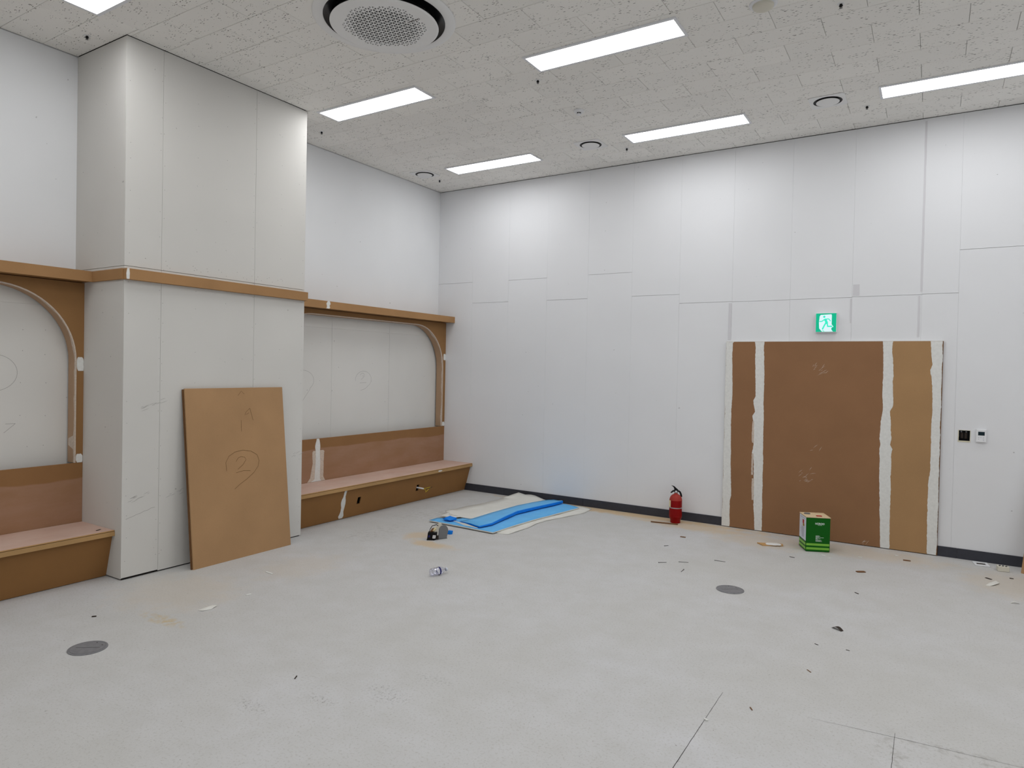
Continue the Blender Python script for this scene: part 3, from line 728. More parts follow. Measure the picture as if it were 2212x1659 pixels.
# round speaker
t = thing('ceiling_speaker', 'round domed ceiling speaker with white rim at the top edge', 'speaker', (5.112, -2.985, H))
bm = B(); lathe(bm, ((0.092, -0.0003), (0.092, -0.006), (0.086, -0.010), (0.070, -0.010)), (5.112, -2.985, H), 40, cap1=False); autosmooth(obj('rim', bm, 'frame_white', t))
bm = B(); lathe(bm, ((0.071, -0.008), (0.069, -0.024), (0.060, -0.032), (0.03, -0.036), (0.001, -0.037)), (5.112, -2.985, H), 40, cap0=False); autosmooth(obj('dome', bm, 'off_white', t))
# sprinkler heads
def sprinkler(cx, cy, label):
    t = thing('sprinkler_head', label, 'sprinkler', (cx, cy, H), 'ceiling sprinkler heads')
    bm = B(); lathe(bm, ((0.026, -0.0003), (0.024, -0.003), (0.012, -0.004)), (cx, cy, H), 20); obj('escutcheon', bm, 'grille_white', t)
    bm = B(); lathe(bm, ((0.009, -0.003), (0.009, -0.012), (0.013, -0.014), (0.013, -0.017), (0.005, -0.024)), (cx, cy, H), 12); obj('nozzle', bm, 'black', t)
    bm = B(); lathe(bm, ((0.003, -0.024), (0.003, -0.028), (0.011, -0.029), (0.011, -0.031)), (cx, cy, H), 12); obj('deflector', bm, 'steel', t)
    return t
S0 = sprinkler(0.465, -5.167, 'sprinkler head above the white wall left of the column')
for x, y, lab in ((3.150, -2.679, 'sprinkler head below the largest lit ceiling panel'), (0.439, -2.702, 'sprinkler head just right of the column top'), (3.135, -0.568, 'sprinkler head left of the panel between two vents'),
                  (5.577, -0.623, 'sprinkler head right of the vent above the exit sign'), (0.402, -0.541, 'sprinkler head beside the corner vent'), (5.569, -2.721, 'sprinkler head at the top edge, right of the speaker')):
    copy_tree(S0, (x - 0.465, y + 5.167, 0), lab)

# ================================================================== BACK WALL FITTINGS
t = thing('door_cover', 'wide brown fibreboard door cover with white filler stripes on back wall', 'door cover', (5.21, -0.015, 0))
for x0, x1, m_ in ((4.178, 4.541, 'mdf_door'), (4.5415, 5.7795, 'mdf_door'), (5.780, 6.243, 'mdf_door_pale')):
    bm = B(); box(bm, x0, x1, -0.028, -0.002, 0.007, 2.108, 0.0008); obj('board', bm, m_, t)
bm = B(); box(bm, 4.176, 6.246, -0.027, -0.0015, 2.1085, 2.112); obj('top_edge', bm, 'putty', t)
bm = B(); box(bm, 6.2435, 6.250, -0.026, -0.0015, 0.007, 2.108); obj('side_edge', bm, 'mdf_dark_edge', t)
bm = B(); box(bm, 4.172, 4.1775, -0.026, -0.0015, 0.007, 2.108); obj('side_edge', bm, 'putty', t)
Pd = lambda u, v: (u, -0.028, v)
rows = {
 1: [(0.008, 4.178, 4.262), (0.3, 4.178, 4.256), (0.36, 4.178, 4.270), (0.6, 4.178, 4.262), (1.0, 4.178, 4.252), (1.35, 4.178, 4.250), (1.5, 4.178, 4.258), (1.8, 4.178, 4.248), (2.09, 4.178, 4.246), (2.107, 4.178, 4.258)],
 2: [(0.008, 4.535, 4.612), (0.25, 4.520, 4.610), (0.6, 4.512, 4.608), (0.82, 4.505, 4.606), (0.86, 4.488, 4.604), (0.95, 4.500, 4.604), (1.22, 4.492, 4.600), (1.28, 4.478, 4.600), (1.33, 4.508, 4.598), (1.45, 4.488, 4.596), (1.5, 4.510, 4.594), (1.7, 4.502, 4.598), (1.9, 4.496, 4.588), (2.04, 4.497, 4.584), (2.107, 4.487, 4.590)],
 3: [(0.008, 5.762, 5.842), (0.3, 5.752, 5.838), (0.6, 5.738, 5.838), (0.95, 5.732, 5.836), (1.02, 5.728, 5.842), (1.06, 5.735, 5.822), (1.12, 5.724, 5.832), (1.3, 5.735, 5.822), (1.40, 5.748, 5.812), (1.46, 5.746, 5.840), (1.7, 5.742, 5.828), (1.75, 5.744, 5.838), (2.0, 5.738, 5.815), (2.107, 5.732, 5.822)],
 4: [(0.008, 6.165, 6.243), (0.3, 6.156, 6.243), (0.7, 6.158, 6.243), (0.85, 6.172, 6.243), (1.1, 6.170, 6.243), (1.5, 6.172, 6.243), (1.75, 6.160, 6.243), (1.82, 6.146, 6.243), (1.87, 6.165, 6.243), (2.0, 6.148, 6.243), (2.107, 6.144, 6.243)]}
for k, rw in rows.items():
    bm = B(); ragged(bm, rw, Pd, (0, -1, 0), 0.0016, 0.008, 0.005, k * 11); obj('putty_strip', bm, 'putty', t)
for k, (x, z, wdt) in enumerate(((4.484, 1.10, 0.018), (4.486, 0.74, 0.016), (4.496, 0.46, 0.02))):
    bm = B(); ragged(bm, [(z - 0.12, x, x + wdt), (z, x - 0.004, x + wdt), (z + 0.12, x, x + wdt)], Pd, (0, -1, 0), 0.0022, 0.01, 0.004, k); obj('putty_strip', bm, 'putty_thin', t)
bm = B()
for cx, cz, n_ in ((5.13, 1.82, 9), (5.03, 0.62, 12), (5.03, 0.72, 4), (5.12, 0.97, 3), (5.62, 0.03, 5), (5.17, 1.78, 5)):
    for i in range(n_):
        a = random.uniform(0.2, 1.1); L = random.uniform(0.02, 0.06); x = cx + random.uniform(-.06, .06); z = cz + random.uniform(-.035, .035)
        ribbon(bm, [(x, -0.028, z), (x + L * math.cos(a) / 2, -0.028, z + L * math.sin(a) / 2 + 0.003), (x + L * math.cos(a), -0.028, z + L * math.sin(a))], [0.0005, 0.003, 0.0005], (0, -1, 0), 0.0006)
obj('scuffs', bm, 'putty_thin', t, kind='stuff')

# exit sign
EX, EZ, ES = 5.2035, 2.307, 0.1035
t = thing('exit_sign', 'lit green emergency exit sign with running figure above the door cover', 'exit sign', (EX, -0.02, EZ - ES))
bm = B(); box(bm, EX - ES, EX + ES, -0.040, -0.0008, EZ - ES, EZ + ES, 0.004, 2); obj('housing', bm, 'white_plastic', t)
bm = B(); box(bm, EX - ES + 0.006, EX + ES - 0.006, -0.0415, -0.0395, EZ - ES + 0.006, EZ + ES - 0.006); gf = obj('green_face', bm, 'sign_green', t)
ex = lambda x: EX - ES + 0.006 + (x - 530) / 1130 * (2 * ES - 0.012); ez = lambda y: EZ - ES + 0.006 + (1400 - y) / 1000 * (2 * ES - 0.012)
def poly(bm, pts, y): prism(bm, [(ex(a), y, ez(b)) for a, b in pts], (0, -0.0006, 0))
bm = B(); poly(bm, [(790, 480), (1385, 455), (1412, 520), (1410, 1000), (1460, 1060), (1520, 1130), (1430, 1165), (1390, 1240), (1420, 1310), (1490, 1392), (880, 1392), (720, 1210), (700, 900), (735, 560)], -0.0415); obj('lit_doorway', bm, 'sign_white', gf)
bm = B()
lay = [0]
def limb(pts, w):
    for (a, b), (c, d) in zip(pts, pts[1:]):
        lay[0] += 1
        L = math.hypot(c - a, d - b); nx, ny = -(d - b) / L * w / 2, (c - a) / L * w / 2; th0 = math.atan2(ny, nx)
        o_ = [(a + w / 2 * math.cos(th0 + k * math.pi / 6), b + w / 2 * math.sin(th0 + k * math.pi / 6)) for k in range(7)]
        o_ += [(c + w / 2 * math.cos(th0 + math.pi + k * math.pi / 6), d + w / 2 * math.sin(th0 + math.pi + k * math.pi / 6)) for k in range(7)]
        poly(bm, o_, -0.0421 - lay[0] * 0.00006)
poly(bm, [(992 + 62 * math.cos(i * math.pi / 10), 585 + 62 * math.sin(i * math.pi / 10)) for i in range(20)], -0.0421)
limb([(745, 838), (870, 832), (1000, 735)], 56); limb([(1040, 712), (1245, 708), (1335, 812)], 50)
poly(bm, [(985, 770), (1030, 700), (1110, 700), (1160, 800), (1205, 900), (1200, 960), (1100, 990), (1050, 930), (1040, 850)], -0.0421)
limb([(1085, 925), (1000, 1070), (915, 1240)], 78); limb([(1165, 920), (1190, 1108), (1430, 1104)], 66); limb([(905, 1310), (1000, 1380)], 30)
obj('running_figure', bm, 'sign_mint', gf)

# thermostat and open switch box
t = thing('thermostat', 'white wall thermostat with dark screen', 'thermostat', (6.573, -0.012, 1.143))
bm = B(); box(bm, 6.532, 6.614, -0.022, -0.0008, 1.143, 1.265, 0.003, 2); obj('case', bm, 'white_plastic', t)
bm = B(); box(bm, 6.5475, 6.599, -0.0228, -0.0215, 1.207, 1.242); obj('screen', bm, 'screen', t)
for x, z in ((6.553, 1.187), (6.570, 1.187), (6.591, 1.190), (6.591, 1.175), (6.591, 1.160), (6.553, 1.172)):
    bm = B(); box(bm, x - 0.004, x + 0.004, -0.0227, -0.0215, z - 0.002, z + 0.002); obj('button', bm, 'button_grey', t)
t = thing('switch_box', 'open black switch box in the wall left of the thermostat', 'switch box', (6.44, 0.0, 1.145))
bm = B(); x0, x1, z0, z1 = 6.3965, 6.4835, 1.1465, 1.2435
box(bm, x0, x1, 0.046, 0.050, z0, z1)
for q in ((x0, x0 + 0.003, z0, z1), (x1 - 0.003, x1, z0, z1), (x0, x1, z0, z0 + 0.003), (x0, x1, z1 - 0.003, z1)): box(bm, q[0], q[1], -0.001, 0.05, q[2], q[3])
obj('back_box', bm, 'black', t)
bm = B(); box(bm, x0 + 0.012, x0 + 0.036, 0.022, 0.045, z0 + 0.02, z1 - 0.022, 0.003); box(bm, x0 + 0.045, x0 + 0.068, 0.025, 0.045, z0 + 0.016, z1 - 0.02, 0.003); obj('wire_bundle', bm, 'dark_chip', t)
for x in (x0 + 0.02, x1 - 0.028):
    bm = B(); lathe(bm, ((0.007, 0.0), (0.007, 0.03)), (x, 0.012, z1 - 0.012), 10, (0, 1, 0)); obj('screw_lug', bm, 'metal_grey', t)
bm = B()
for (a, b, c, d) in ((x0 - 0.008, x0 - 0.001, z0 - 0.001, z1 + 0.001), (x1 + 0.001, x1 + 0.005, z0 - 0.001, z1 + 0.001), (x0 - 0.008, x1 + 0.004, z0 - 0.014, z0 - 0.0012), (x0 - 0.008, x1 + 0.005, z1 + 0.0012, z1 + 0.004)):
    ragged(bm, [(c, a, b), (d, a, b)], lambda u, v: (u, -0.0003, v), (0, -1, 0), 0.0018, 0.008, 0.0015, a)
obj('plaster_rim', bm, 'plaster', t)

# ================================================================== FLOOR THINGS
# leaning boards against the column
def lean(name, label, base, width, length, th, slope, mat):
    u = Vector((0, 1, 0)); v = Vector((-slope, 0, 1)).normalized(); n = v.cross(u) * -1
    n = Vector((v.z, 0, -v.x))
    t = thing(name, label, 'board', base)
    bm = B(); obox(bm, base, u, v, n, 0, width, 0, length, -th, 0.0, 0.0012); obj('panel', bm, mat, t)
    return t, u, v, n
sl = 0.106
t, u, v, n = lean('fibreboard_sheet', 'front brown fibreboard sheet with pencilled 2, leaning on the column', (0.961, -4.512, 0.0), 1.028, 1.534, 0.0150, sl, 'mdf_board')
bm = B(); base = Vector((0.961, -4.512, 0.0))
def bst(pts, w=0.004): ribbon(bm, [base + u * a + v * b for a, b in pts], w, n, 0.0008)
bst([(0.365, 0.79), (0.36, 0.865), (0.395, 0.92), (0.46, 0.952), (0.544, 0.962), (0.63, 0.945), (0.695, 0.905), (0.715, 0.85), (0.70, 0.80), (0.65, 0.745), (0.568, 0.693), (0.50, 0.66), (0.437, 0.62)], 0.0045)
bst([(0.465, 0.865), (0.49, 0.895), (0.521, 0.905), (0.56, 0.895), (0.572, 0.872), (0.536, 0.829), (0.481, 0.793)]); bst([(0.459, 0.764), (0.54, 0.775), (0.613, 0.766)])
bst([(0.642, 1.342), (0.60, 1.31), (0.584, 1.28)]); bst([(0.642, 1.342), (0.672, 1.229)]); bst([(0.60, 1.285), (0.63, 1.30)]); bst([(0.543, 1.236), (0.54, 1.133)]); bst([(0.521, 1.462), (0.56, 1.504), (0.59, 1.475)])
obj('pencil_marks', bm, 'pencil', t, kind='stuff', label='pencilled digit 2 in a loop')
lean('fibreboard_sheet', 'second fibreboard sheet hidden behind the leaning board with the 2', (0.9450, -4.520, 0.0), 1.02, 1.527, 0.0150, sl, 'mdf_dark_edge')
# board at the right edge, leaning on the back wall
t = thing('fibreboard_sheet', 'brown board leaning on the back wall at the right picture edge', 'board', (6.884, -0.243, 0))
bu = Vector((0.77, -0.64, 0)).normalized(); v = (Vector((0.64, 0.77, 0)) * 0.17 + Vector((0, 0, 1))).normalized(); n = v.cross(bu)
bm = B(); obox(bm, (6.884, -0.243, 0.0), bu, v, n, 0, 0.9, 0.0, 1.2, -0.018 if n.y < 0 else 0.0, 0.0 if n.y < 0 else 0.018, 0.001); obj('panel', bm, 'mdf_board', t)

# fire extinguisher
FX, FY = 3.685, -0.185; U = Vector((0.843, 0.538, 0)); Z = Vector((0, 0, 1)); Wt = Vector((0.538, -0.843, 0)); F0 = Vector((FX, FY, 0))
t = thing('fire_extinguisher', 'red fire extinguisher with black handle standing by the back wall', 'fire extinguisher', (FX, FY, 0))
bm = B(); lathe(bm, ((0.056, 0.0), (0.058, 0.004), (0.058, 0.034), (0.063, 0.045), (0.071, 0.066), (0.0735, 0.078), (0.0725, 0.081), (0.073, 0.084), (0.072, 0.262), (0.071, 0.262)), F0, 40, cap1=False); 
autosmooth(obj('cylinder', bm, 'red', t), 25)
bm = B(); lathe(bm, ((0.072, 0.2615), (0.069, 0.282), (0.060, 0.305), (0.046, 0.320), (0.030, 0.330), (0.020, 0.334), (0.019, 0.345)), F0, 40, cap0=False); autosmooth(obj('dome', bm, 'red_dusty', t))
bm = B(); lathe(bm, ((0.0725, 0.172), (0.0742, 0.173), (0.0742, 0.182), (0.0725, 0.183)), F0, 40, cap0=False, cap1=False); obj('band', bm, 'chrome', t)
bm = B(); a0 = math.atan2(-U.y, -U.x); pv = None
for i in range(13):
    a = a0 - 0.75 + i * 0.1; c_, s_ = math.cos(a), math.sin(a); q = [bm.verts.new((FX + 0.0738 * c_, FY + 0.0738 * s_, z)) for z in (0.183, 0.262)]
    if pv: bm.faces.new((pv[0], q[0], q[1], pv[1]))
    pv = q
obj('label_sticker', bm, 'cream', t)
bm = B(); lathe(bm, ((0.017, 0.344), (0.019, 0.348), (0.019, 0.366), (0.014, 0.372)), F0, 20); autosmooth(obj('valve', bm, 'chrome', t))
def plate(bm, pts, th): prism(bm, [F0 + U * a + Z * b - Wt * th / 2 for a, b in pts], Wt * th)
bm = B(); plate(bm, [(0.018, 0.362), (0.024, 0.385), (0.004, 0.402), (-0.022, 0.424), (-0.045, 0.431), (-0.053, 0.428), (-0.040, 0.422), (-0.026, 0.408), (-0.020, 0.392), (-0.020, 0.378)], 0.022); obj('top_lever', bm, 'black', t)
bm = B(); plate(bm, [(0.010, 0.360), (0.012, 0.372), (-0.015, 0.380), (-0.038, 0.374), (-0.060, 0.352), (-0.063, 0.346), (-0.052, 0.346), (-0.034, 0.360), (-0.014, 0.360)], 0.020); obj('carry_handle', bm, 'black', t)
bm = B(); tube(bm, [F0 + U * a + Z * b for a, b in ((0.016, 0.362), (0.032, 0.368), (0.046, 0.356), (0.056, 0.336), (0.062, 0.315), (0.064, 0.300))], [0.009, 0.010, 0.0105, 0.0105, 0.0105, 0.010], 12); autosmooth(obj('hose', bm, 'black', t))

# square paint can
CO = Vector((5.148, -0.639, 0.0)); CU = Vector((0.915, 0.403, 0)).normalized(); CV = Vector((-CU.y, CU.x, 0)); CS = 0.228; CH = 0.342
t = thing('paint_can', 'square green tin can reading NOROO on the floor by the door cover', 'paint can', CO)
bm = B(); obox(bm, CO, CU, CV, Z, 0, CS, 0, CS, 0.001, CH - 0.004, 0.006); cb_ = obj('body', bm, 'can_green', t)
bm = B(); obox(bm, CO, CU, CV, Z, 0.002, CS - 0.002, 0.002, CS - 0.002, CH - 0.003, CH, 0.001)
obj('lid', bm, 'can_top', t)
bm = B()
for a0_, a1_, b0_, b1_ in ((-0.001, CS + 0.001, -0.001, 0.003), (-0.001, CS + 0.001, CS - 0.003, CS + 0.001), (-0.001, 0.003, 0.003, CS - 0.003), (CS - 0.003, CS + 0.001, 0.003, CS - 0.003)): obox(bm, CO, CU, CV, Z, a0_, a1_, b0_, b1_, CH - 0.004, CH + 0.004)
obj('seam_rim', bm, 'can_top', t)
lc = CO + CU * 0.055 + CV * 0.17
bm = B(); lathe(bm, ((0.030, CH), (0.030, CH + 0.006), (0.026, CH + 0.008), (0.024, CH + 0.004)), lc, 24); obj('cap', bm, 'metal_grey', t)
bm = B(); obox(bm, CO, CU, CV, Z, 0.115, 0.165, 0.055, 0.085, CH, CH + 0.006, 0.001); obj('handle_tab', bm, 'print_red', t)
for z0, z1 in ((0.022, 0.044), (0.062, 0.084)):
    bm = B(); c_ = 0.0066; e_ = 0.0006
    prism(bm, [CO + CU * a_ + CV * b_ + Z * z0 for a_, b_ in ((c_, -e_), (CS - c_, -e_), (CS + e_, c_), (CS + e_, CS - c_), (CS - c_, CS + e_), (c_, CS + e_), (-e_, CS - c_), (-e_, c_))], (0, 0, z1 - z0)); obj('lime_stripe', bm, 'can_lime', cb_)
bm = B(); obox(bm, CO, CU, CV, Z, -0.0008, 0.001, 0.004, CS - 0.008, 0.105, CH - 0.008); wl = obj('white_label', bm, 'can_white', t)
bm = B(); obox(bm, CO, CU, CV, Z, -0.0014, 0.0, 0.055, 0.105, 0.235, 0.262); obj('picture_print', bm, 'print_olive', wl)
bm = B(); obox(bm, CO, CU, CV, Z, -0.0014, 0.0, 0.065, 0.115, 0.262, 0.300); obj('picture_print', bm, 'print_red', wl)
bm = B()
for i in range(9):
    z = 0.222 - i * 0.012; a = 0.05 + 0.01 * (i % 3); obox(bm, CO, CU, CV, Z, -0.0013, 0.0, a, a + random.uniform(0.05, 0.11), z, z + 0.004)
obox(bm, CO, CU, CV, Z, -0.0013, 0.0, 0.03, 0.19, 0.315, 0.318)
obj('fine_print', bm, 'print_grey', wl, kind='stuff')
Mf = Matrix(((CU.x, 0, -CV.x, 0), (CU.y, 0, -CV.y, 0), (0, 1, 0, 0), (0, 0, 0, 1)))
p = CO + CU * 0.086 - CV * 0.0006; M = Matrix.Translation((p.x, p.y, 0.272)) @ Mf
text_obj('brand_lettering', 'NOROO', 0.026, 'print_white', M, cb_, 0.0007, 0.086)
bm = B(); obox(bm, CO, CU, CV, Z, 0.110, 0.150, -0.0007, 0.0, 0.265, 0.267)
for i, (L, g) in enumerate(((0.034, 0), (0.042, 0), (0.030, 0), (0.076, 0), (0.016, 0), (0.045, 0), (0.022, 0), (0.055, 1), (0.046, 1), (0.060, 1))):
    z = 0.160 - i * 0.0058 - g * 0.003; obox(bm, CO, CU, CV, Z, 0.092, 0.092 + L, -0.0006, 0.0, z, z + 0.0022)
obj('fine_print', bm, 'print_white', cb_, kind='stuff')

# foam sheets
def sheet(name, label, outline, z, th, mats, wave=0.004, tilt=None, seed=0):
    """outline (x, y) list; thin curled slab, triangulated so that it undulates"""
    bm = B(); vs = [bm.verts.new((x, y, 0)) for x, y in outline]; es = [bm.edges.new((vs[i], vs[(i + 1) % len(vs)])) for i in range(len(vs))]
    bmesh.ops.subdivide_edges(bm, edges=es, cuts=4); 
    bmesh.ops.triangle_fill(bm, use_beauty=True, edges=list(bm.edges), normal=(0, 0, 1))
    for _ in range(2): bmesh.ops.subdivide_edges(bm, edges=[e for e in bm.edges if e.calc_length() > 0.12], cuts=1, use_grid_fill=True)
    bmesh.ops.triangulate(bm, faces=bm.faces)
    def zz(x, y): return z + max(0, wave * (0.5 + noise.noise((x * 5, y * 5, seed)))) + (tilt(x, y) if tilt else 0)
    for vt in bm.verts: vt.co.z = zz(vt.co.x, vt.co.y)
    top = list(bm.faces); bnd = [e for e in bm.edges if len(e.link_faces) == 1]
    bmesh.ops.recalc_face_normals(bm, faces=bm.faces)
    if top[0].normal.z < 0: bmesh.ops.reverse_faces(bm, faces=top)
    ret = bmesh.ops.extrude_face_region(bm, geom=top)
    nv = [g for g in ret['geom'] if isinstance(g, bmesh.types.BMVert)]
    for g in nv: g.co.z += th
    bmesh.ops.recalc_face_normals(bm, faces=bm.faces)
    for f_ in bm.faces:
        f_.material_index = 0 if f_.normal.z > 0.6 else (1 if len(mats) > 1 else 0); f_.smooth = f_.normal.z > 0.6
    o = one(name, bm, list(mats), label, 'foam sheet')
    return o
back = lambda x, y: max(0.0, (y + 0.28)) * 0.18 * min(1.0, max(0.0, (1.86 - x) / 0.2))
sheet('foam_sheet', 'white foam sheet lowest in the stack, sticking out to the right', [(2.59, -0.12), (2.619, -0.388), (2.555, -0.657), (2.452, -1.032), (2.432, -1.233), (2.458, -1.466), (2.44, -1.857), (2.33, -1.90), (2.15, -1.75), (2.02, -1.0), (2.10, -0.20), (2.40, -0.06)], 0.001, 0.004, ('sheet_white',), 0.004, seed=1)
sheet('foam_sheet', 'light blue foam sheet lying flat under the folded one', [(2.302, -1.953), (2.318, -1.574), (2.345, -1.196), (2.41, -0.7), (2.468, -0.227), (2.36, -0.17), (2.226, -0.122), (2.132, -0.129), (1.95, -0.4), (1.85, -1.2), (1.62, -1.68), (1.421, -1.77), (1.413, -1.916), (1.8, -1.93)], 0.0105, 0.012, ('blue_light', 'sheet_white'), 0.003, seed=2)
sheet('foam_sheet', 'white foam sheet behind the blue ones, reaching the baseboard', [(1.283, -1.449), (1.33, -1.1), (1.401, -0.673), (1.393, -0.256), (1.47, -0.045), (1.60, -0.09), (1.72, -0.04), (1.84, -0.05), (1.98, -0.12), (1.93, -0.7), (1.80, -1.6), (1.62, -1.60), (1.449, -1.57)], 0.0260, 0.004, ('sheet_white',), 0.004, back, seed=3)
sheet('foam_sheet', 'small white foam flap at the left end of the stack', [(1.376, -1.69), (1.39, -1.502), (1.46, -1.59), (1.64, -1.62), (1.60, -1.70), (1.50, -1.715)], 0.0350, 0.003, ('sheet_white',), 0.002, seed=4)
# folded blue sheet: long wedge with a raised rounded fold
t = thing('foam_sheet', 'blue foam sheet folded over lengthwise on top of the stack', 'foam sheet', (1.95, -1.0, 0.033))
bm = B(); secs = []
LE = [(1.755, -1.80), (1.792, -1.60), (1.792, -1.19), (1.802, -0.93), (1.815, -0.64), (1.867, -0.365), (1.930, -0.12), (2.00, -0.025)]
RE = [(2.098, -1.907), (2.142, -1.726), (2.108, -1.415), (2.075, -1.08), (2.10, -0.85), (2.135, -0.60), (2.178, -0.36), (2.20, -0.15)]
hgt = [0.004, 0.010, 0.020, 0.026, 0.024, 0.022, 0.022, 0.020]
for (a, b, h_) in zip(LE, RE, hgt):
    a, b = Vector((*a, 0)), Vector((*b, 0)); d = b - a; rowv = []
    for s, zt in ((0, 0.038), (0.25, 0.043), (0.55, 0.050), (0.85, 0.044 + h_), (0.97, 0.045 + h_), (1.0, 0.041 + h_)): rowv.append(a + d * s + Z * zt)
    rowv.append(a + d * 1.01 + Z * 0.0385); rowv.append(a + d * 0.99 + Z * 0.0350); rowv.append(a + d * 0.5 + Z * 0.0350); rowv.append(a + Z * 0.0345)
    secs.append([bm.verts.new(q) for q in rowv])
for A, C_ in zip(secs, secs[1:]):
    for i in range(len(A)):
        k = (i + 1) % len(A); f_ = bm.faces.new((A[i], A[k], C_[k], C_[i])); f_.material_index = 0 if i < 4 else 1; f_.smooth = i < 4
bm.faces.new(secs[0][::-1]).material_index = 1; bm.faces.new(secs[-1]).material_index = 1
obj('folded_sheet', bm, ['blue_light', 'blue'], t)
bm = B(); ribbon(bm, [(1.69, -1.82, 0.033), (1.88, -1.875, 0.032), (2.09, -1.925, 0.031)], [0.004, 0.03, 0.004], (0.3, -0.75, 0.6), 0.004); obj('white_underside', bm, 'sheet_white', t)
# crumpled blue offcut
bm = B(); cpt = [(1.54, -1.83), (1.58, -1.74), (1.66, -1.73), (1.70, -1.78), (1.67, -1.86), (1.60, -1.87)]
ctr = bm.verts.new((1.625, -1.80, 0.078)); rg = [bm.verts.new((x, y, 0.0430 + 0.022 * (i % 2))) for i, (x, y) in enumerate(cpt)]
for i in range(6): bm.faces.new((ctr, rg[i], rg[(i + 1) % 6]))
bs = [bm.verts.new((v_.co.x, v_.co.y, 0.0405)) for v_ in rg]
for i in range(6): bm.faces.new((rg[i], bs[i], bs[(i + 1) % 6], rg[(i + 1) % 6]))
bm.faces.new(bs); one('foam_offcut', bm, 'blue', 'crumpled blue foam offcut on the left end of the sheets', 'offcut')
bm = B(); gp = Vector((1.930, -2.215, 0)); pr = None
for i in range(9):
    a = i * math.pi / 8 * 1.9; c_ = gp + U * (0.030 * math.cos(a)) + Wt * (0.022 * math.sin(a)); qv = [bm.verts.new(c_ + Z * 0.001), bm.verts.new(c_ + Z * 0.034 + U * 0.006), bm.verts.new(c_ * 0.25 + gp * 0.75 + Z * 0.040), bm.verts.new(c_ * 0.25 + gp * 0.75 + Z * 0.001)]
    if pr:
        for k in range(4): bm.faces.new((pr[k], pr[(k + 1) % 4], qv[(k + 1) % 4], qv[k]))
    else: bm.faces.new(qv)
    pr = qv
bm.faces.new(pr[::-1]); one('foam_offcut', bm, 'blue', 'rolled blue foam offcut behind the grey half-round plate', 'offcut')

# dismantled electrical device
G0 = Vector((1.925, -2.505, 0.0))
t = thing('electrical_device', 'small dismantled electrical device, black case and grey half-round plate, on the floor', 'device', G0)
tiltv = (Z + U * 0.12).normalized()
bm = B(); obox(bm, G0, U, tiltv, Wt, -0.050, 0.042, 0.006, 0.078, -0.030, 0.030, 0.003); gc = obj('case', bm, 'black', t)
bm = B(); obox(bm, G0, U, tiltv, Wt, -0.052, 0.026, 0.0, 0.008, -0.032, 0.034); obj('case_foot', bm, 'black', t)
bm = B(); obox(bm, G0, U, tiltv, Wt, 0.004, 0.034, 0.020, 0.052, 0.030, 0.0312); obj('white_sticker', bm, 'white_plastic', gc)
bm = B(); obox(bm, G0, U, tiltv, Wt, 0.015, 0.022, 0.030, 0.040, 0.031, 0.0318); obj('sticker_dot', bm, 'black', gc)
bm = B(); obox(bm, G0, U, tiltv, Wt, -0.042, -0.024, 0.030, 0.050, 0.030, 0.031); obj('blue_sticker', bm, 'navy', gc)
bm = B(); tube(bm, [G0 + U * a + Z * b - Wt * 0.005 for a, b in ((-0.034, 0.074), (-0.016, 0.115), (0.000, 0.140), (0.022, 0.146), (0.042, 0.152), (0.060, 0.140))], 0.004, 6); obj('wire_bail', bm, 'black', t)
for k, (a, b, r_) in enumerate(((-0.004, 0.088, 0.012), (0.016, 0.094, 0.012), (0.006, 0.106, 0.010), (0.026, 0.108, 0.010))):
    bm = B(); lathe(bm, ((0.004, -0.016), (r_, -0.012), (r_, 0.012), (0.004, 0.016)), G0 + U * a + Z * b - Wt * 0.004, 10, (1, 0.3 * k, 0.5)); obj('copper_coil', bm, ('brown_chip', 'cream')[k % 2], t)
bm = B(); obox(bm, G0, U, Z, Wt, 0.034, 0.066, 0.004, 0.040, -0.02, 0.006); obj('terminal', bm, 'dark_chip', t)
D0 = G0 + U * 0.110 - Wt * 0.035
pl = [(-0.055, 0.010), (0.040, 0.006)] + [(0.0 + 0.052 * math.cos(a) + 0.004, 0.078 + 0.062 * math.sin(a)) for a in [i * math.pi / 14 for i in range(0, 11)]] + [(-0.045, 0.105)]
dn = (Wt * 0.85 + U * 0.5).normalized(); du = Vector((-dn.y, dn.x, 0)); du = du if du.dot(U) > 0 else -du
bm = B(); prism(bm, [D0 + du * a + Z * b for a, b in pl], -dn * 0.010); obj('half_round_plate', bm, 'grey_plate', t)
bm = B(); prism(bm, [D0 + du * a + Z * b for a, b in [(-0.062, 0.004), (0.046, 0.001), (0.046, 0.005), (-0.062, 0.009)]], -dn * 0.05 + Wt * 0.0); obj('plate_foot', bm, 'metal_grey', t)
bm = B(); prism(bm, [D0 - dn * 0.014 + du * a + Z * b for a, b in [(-0.100, 0.035), (-0.060, 0.028), (-0.050, 0.09), (-0.010, 0.135), (-0.015, 0.160), (-0.045, 0.165), (-0.055, 0.140), (-0.095, 0.120)]], -dn * 0.016); obj('bracket', bm, 'off_white', t)

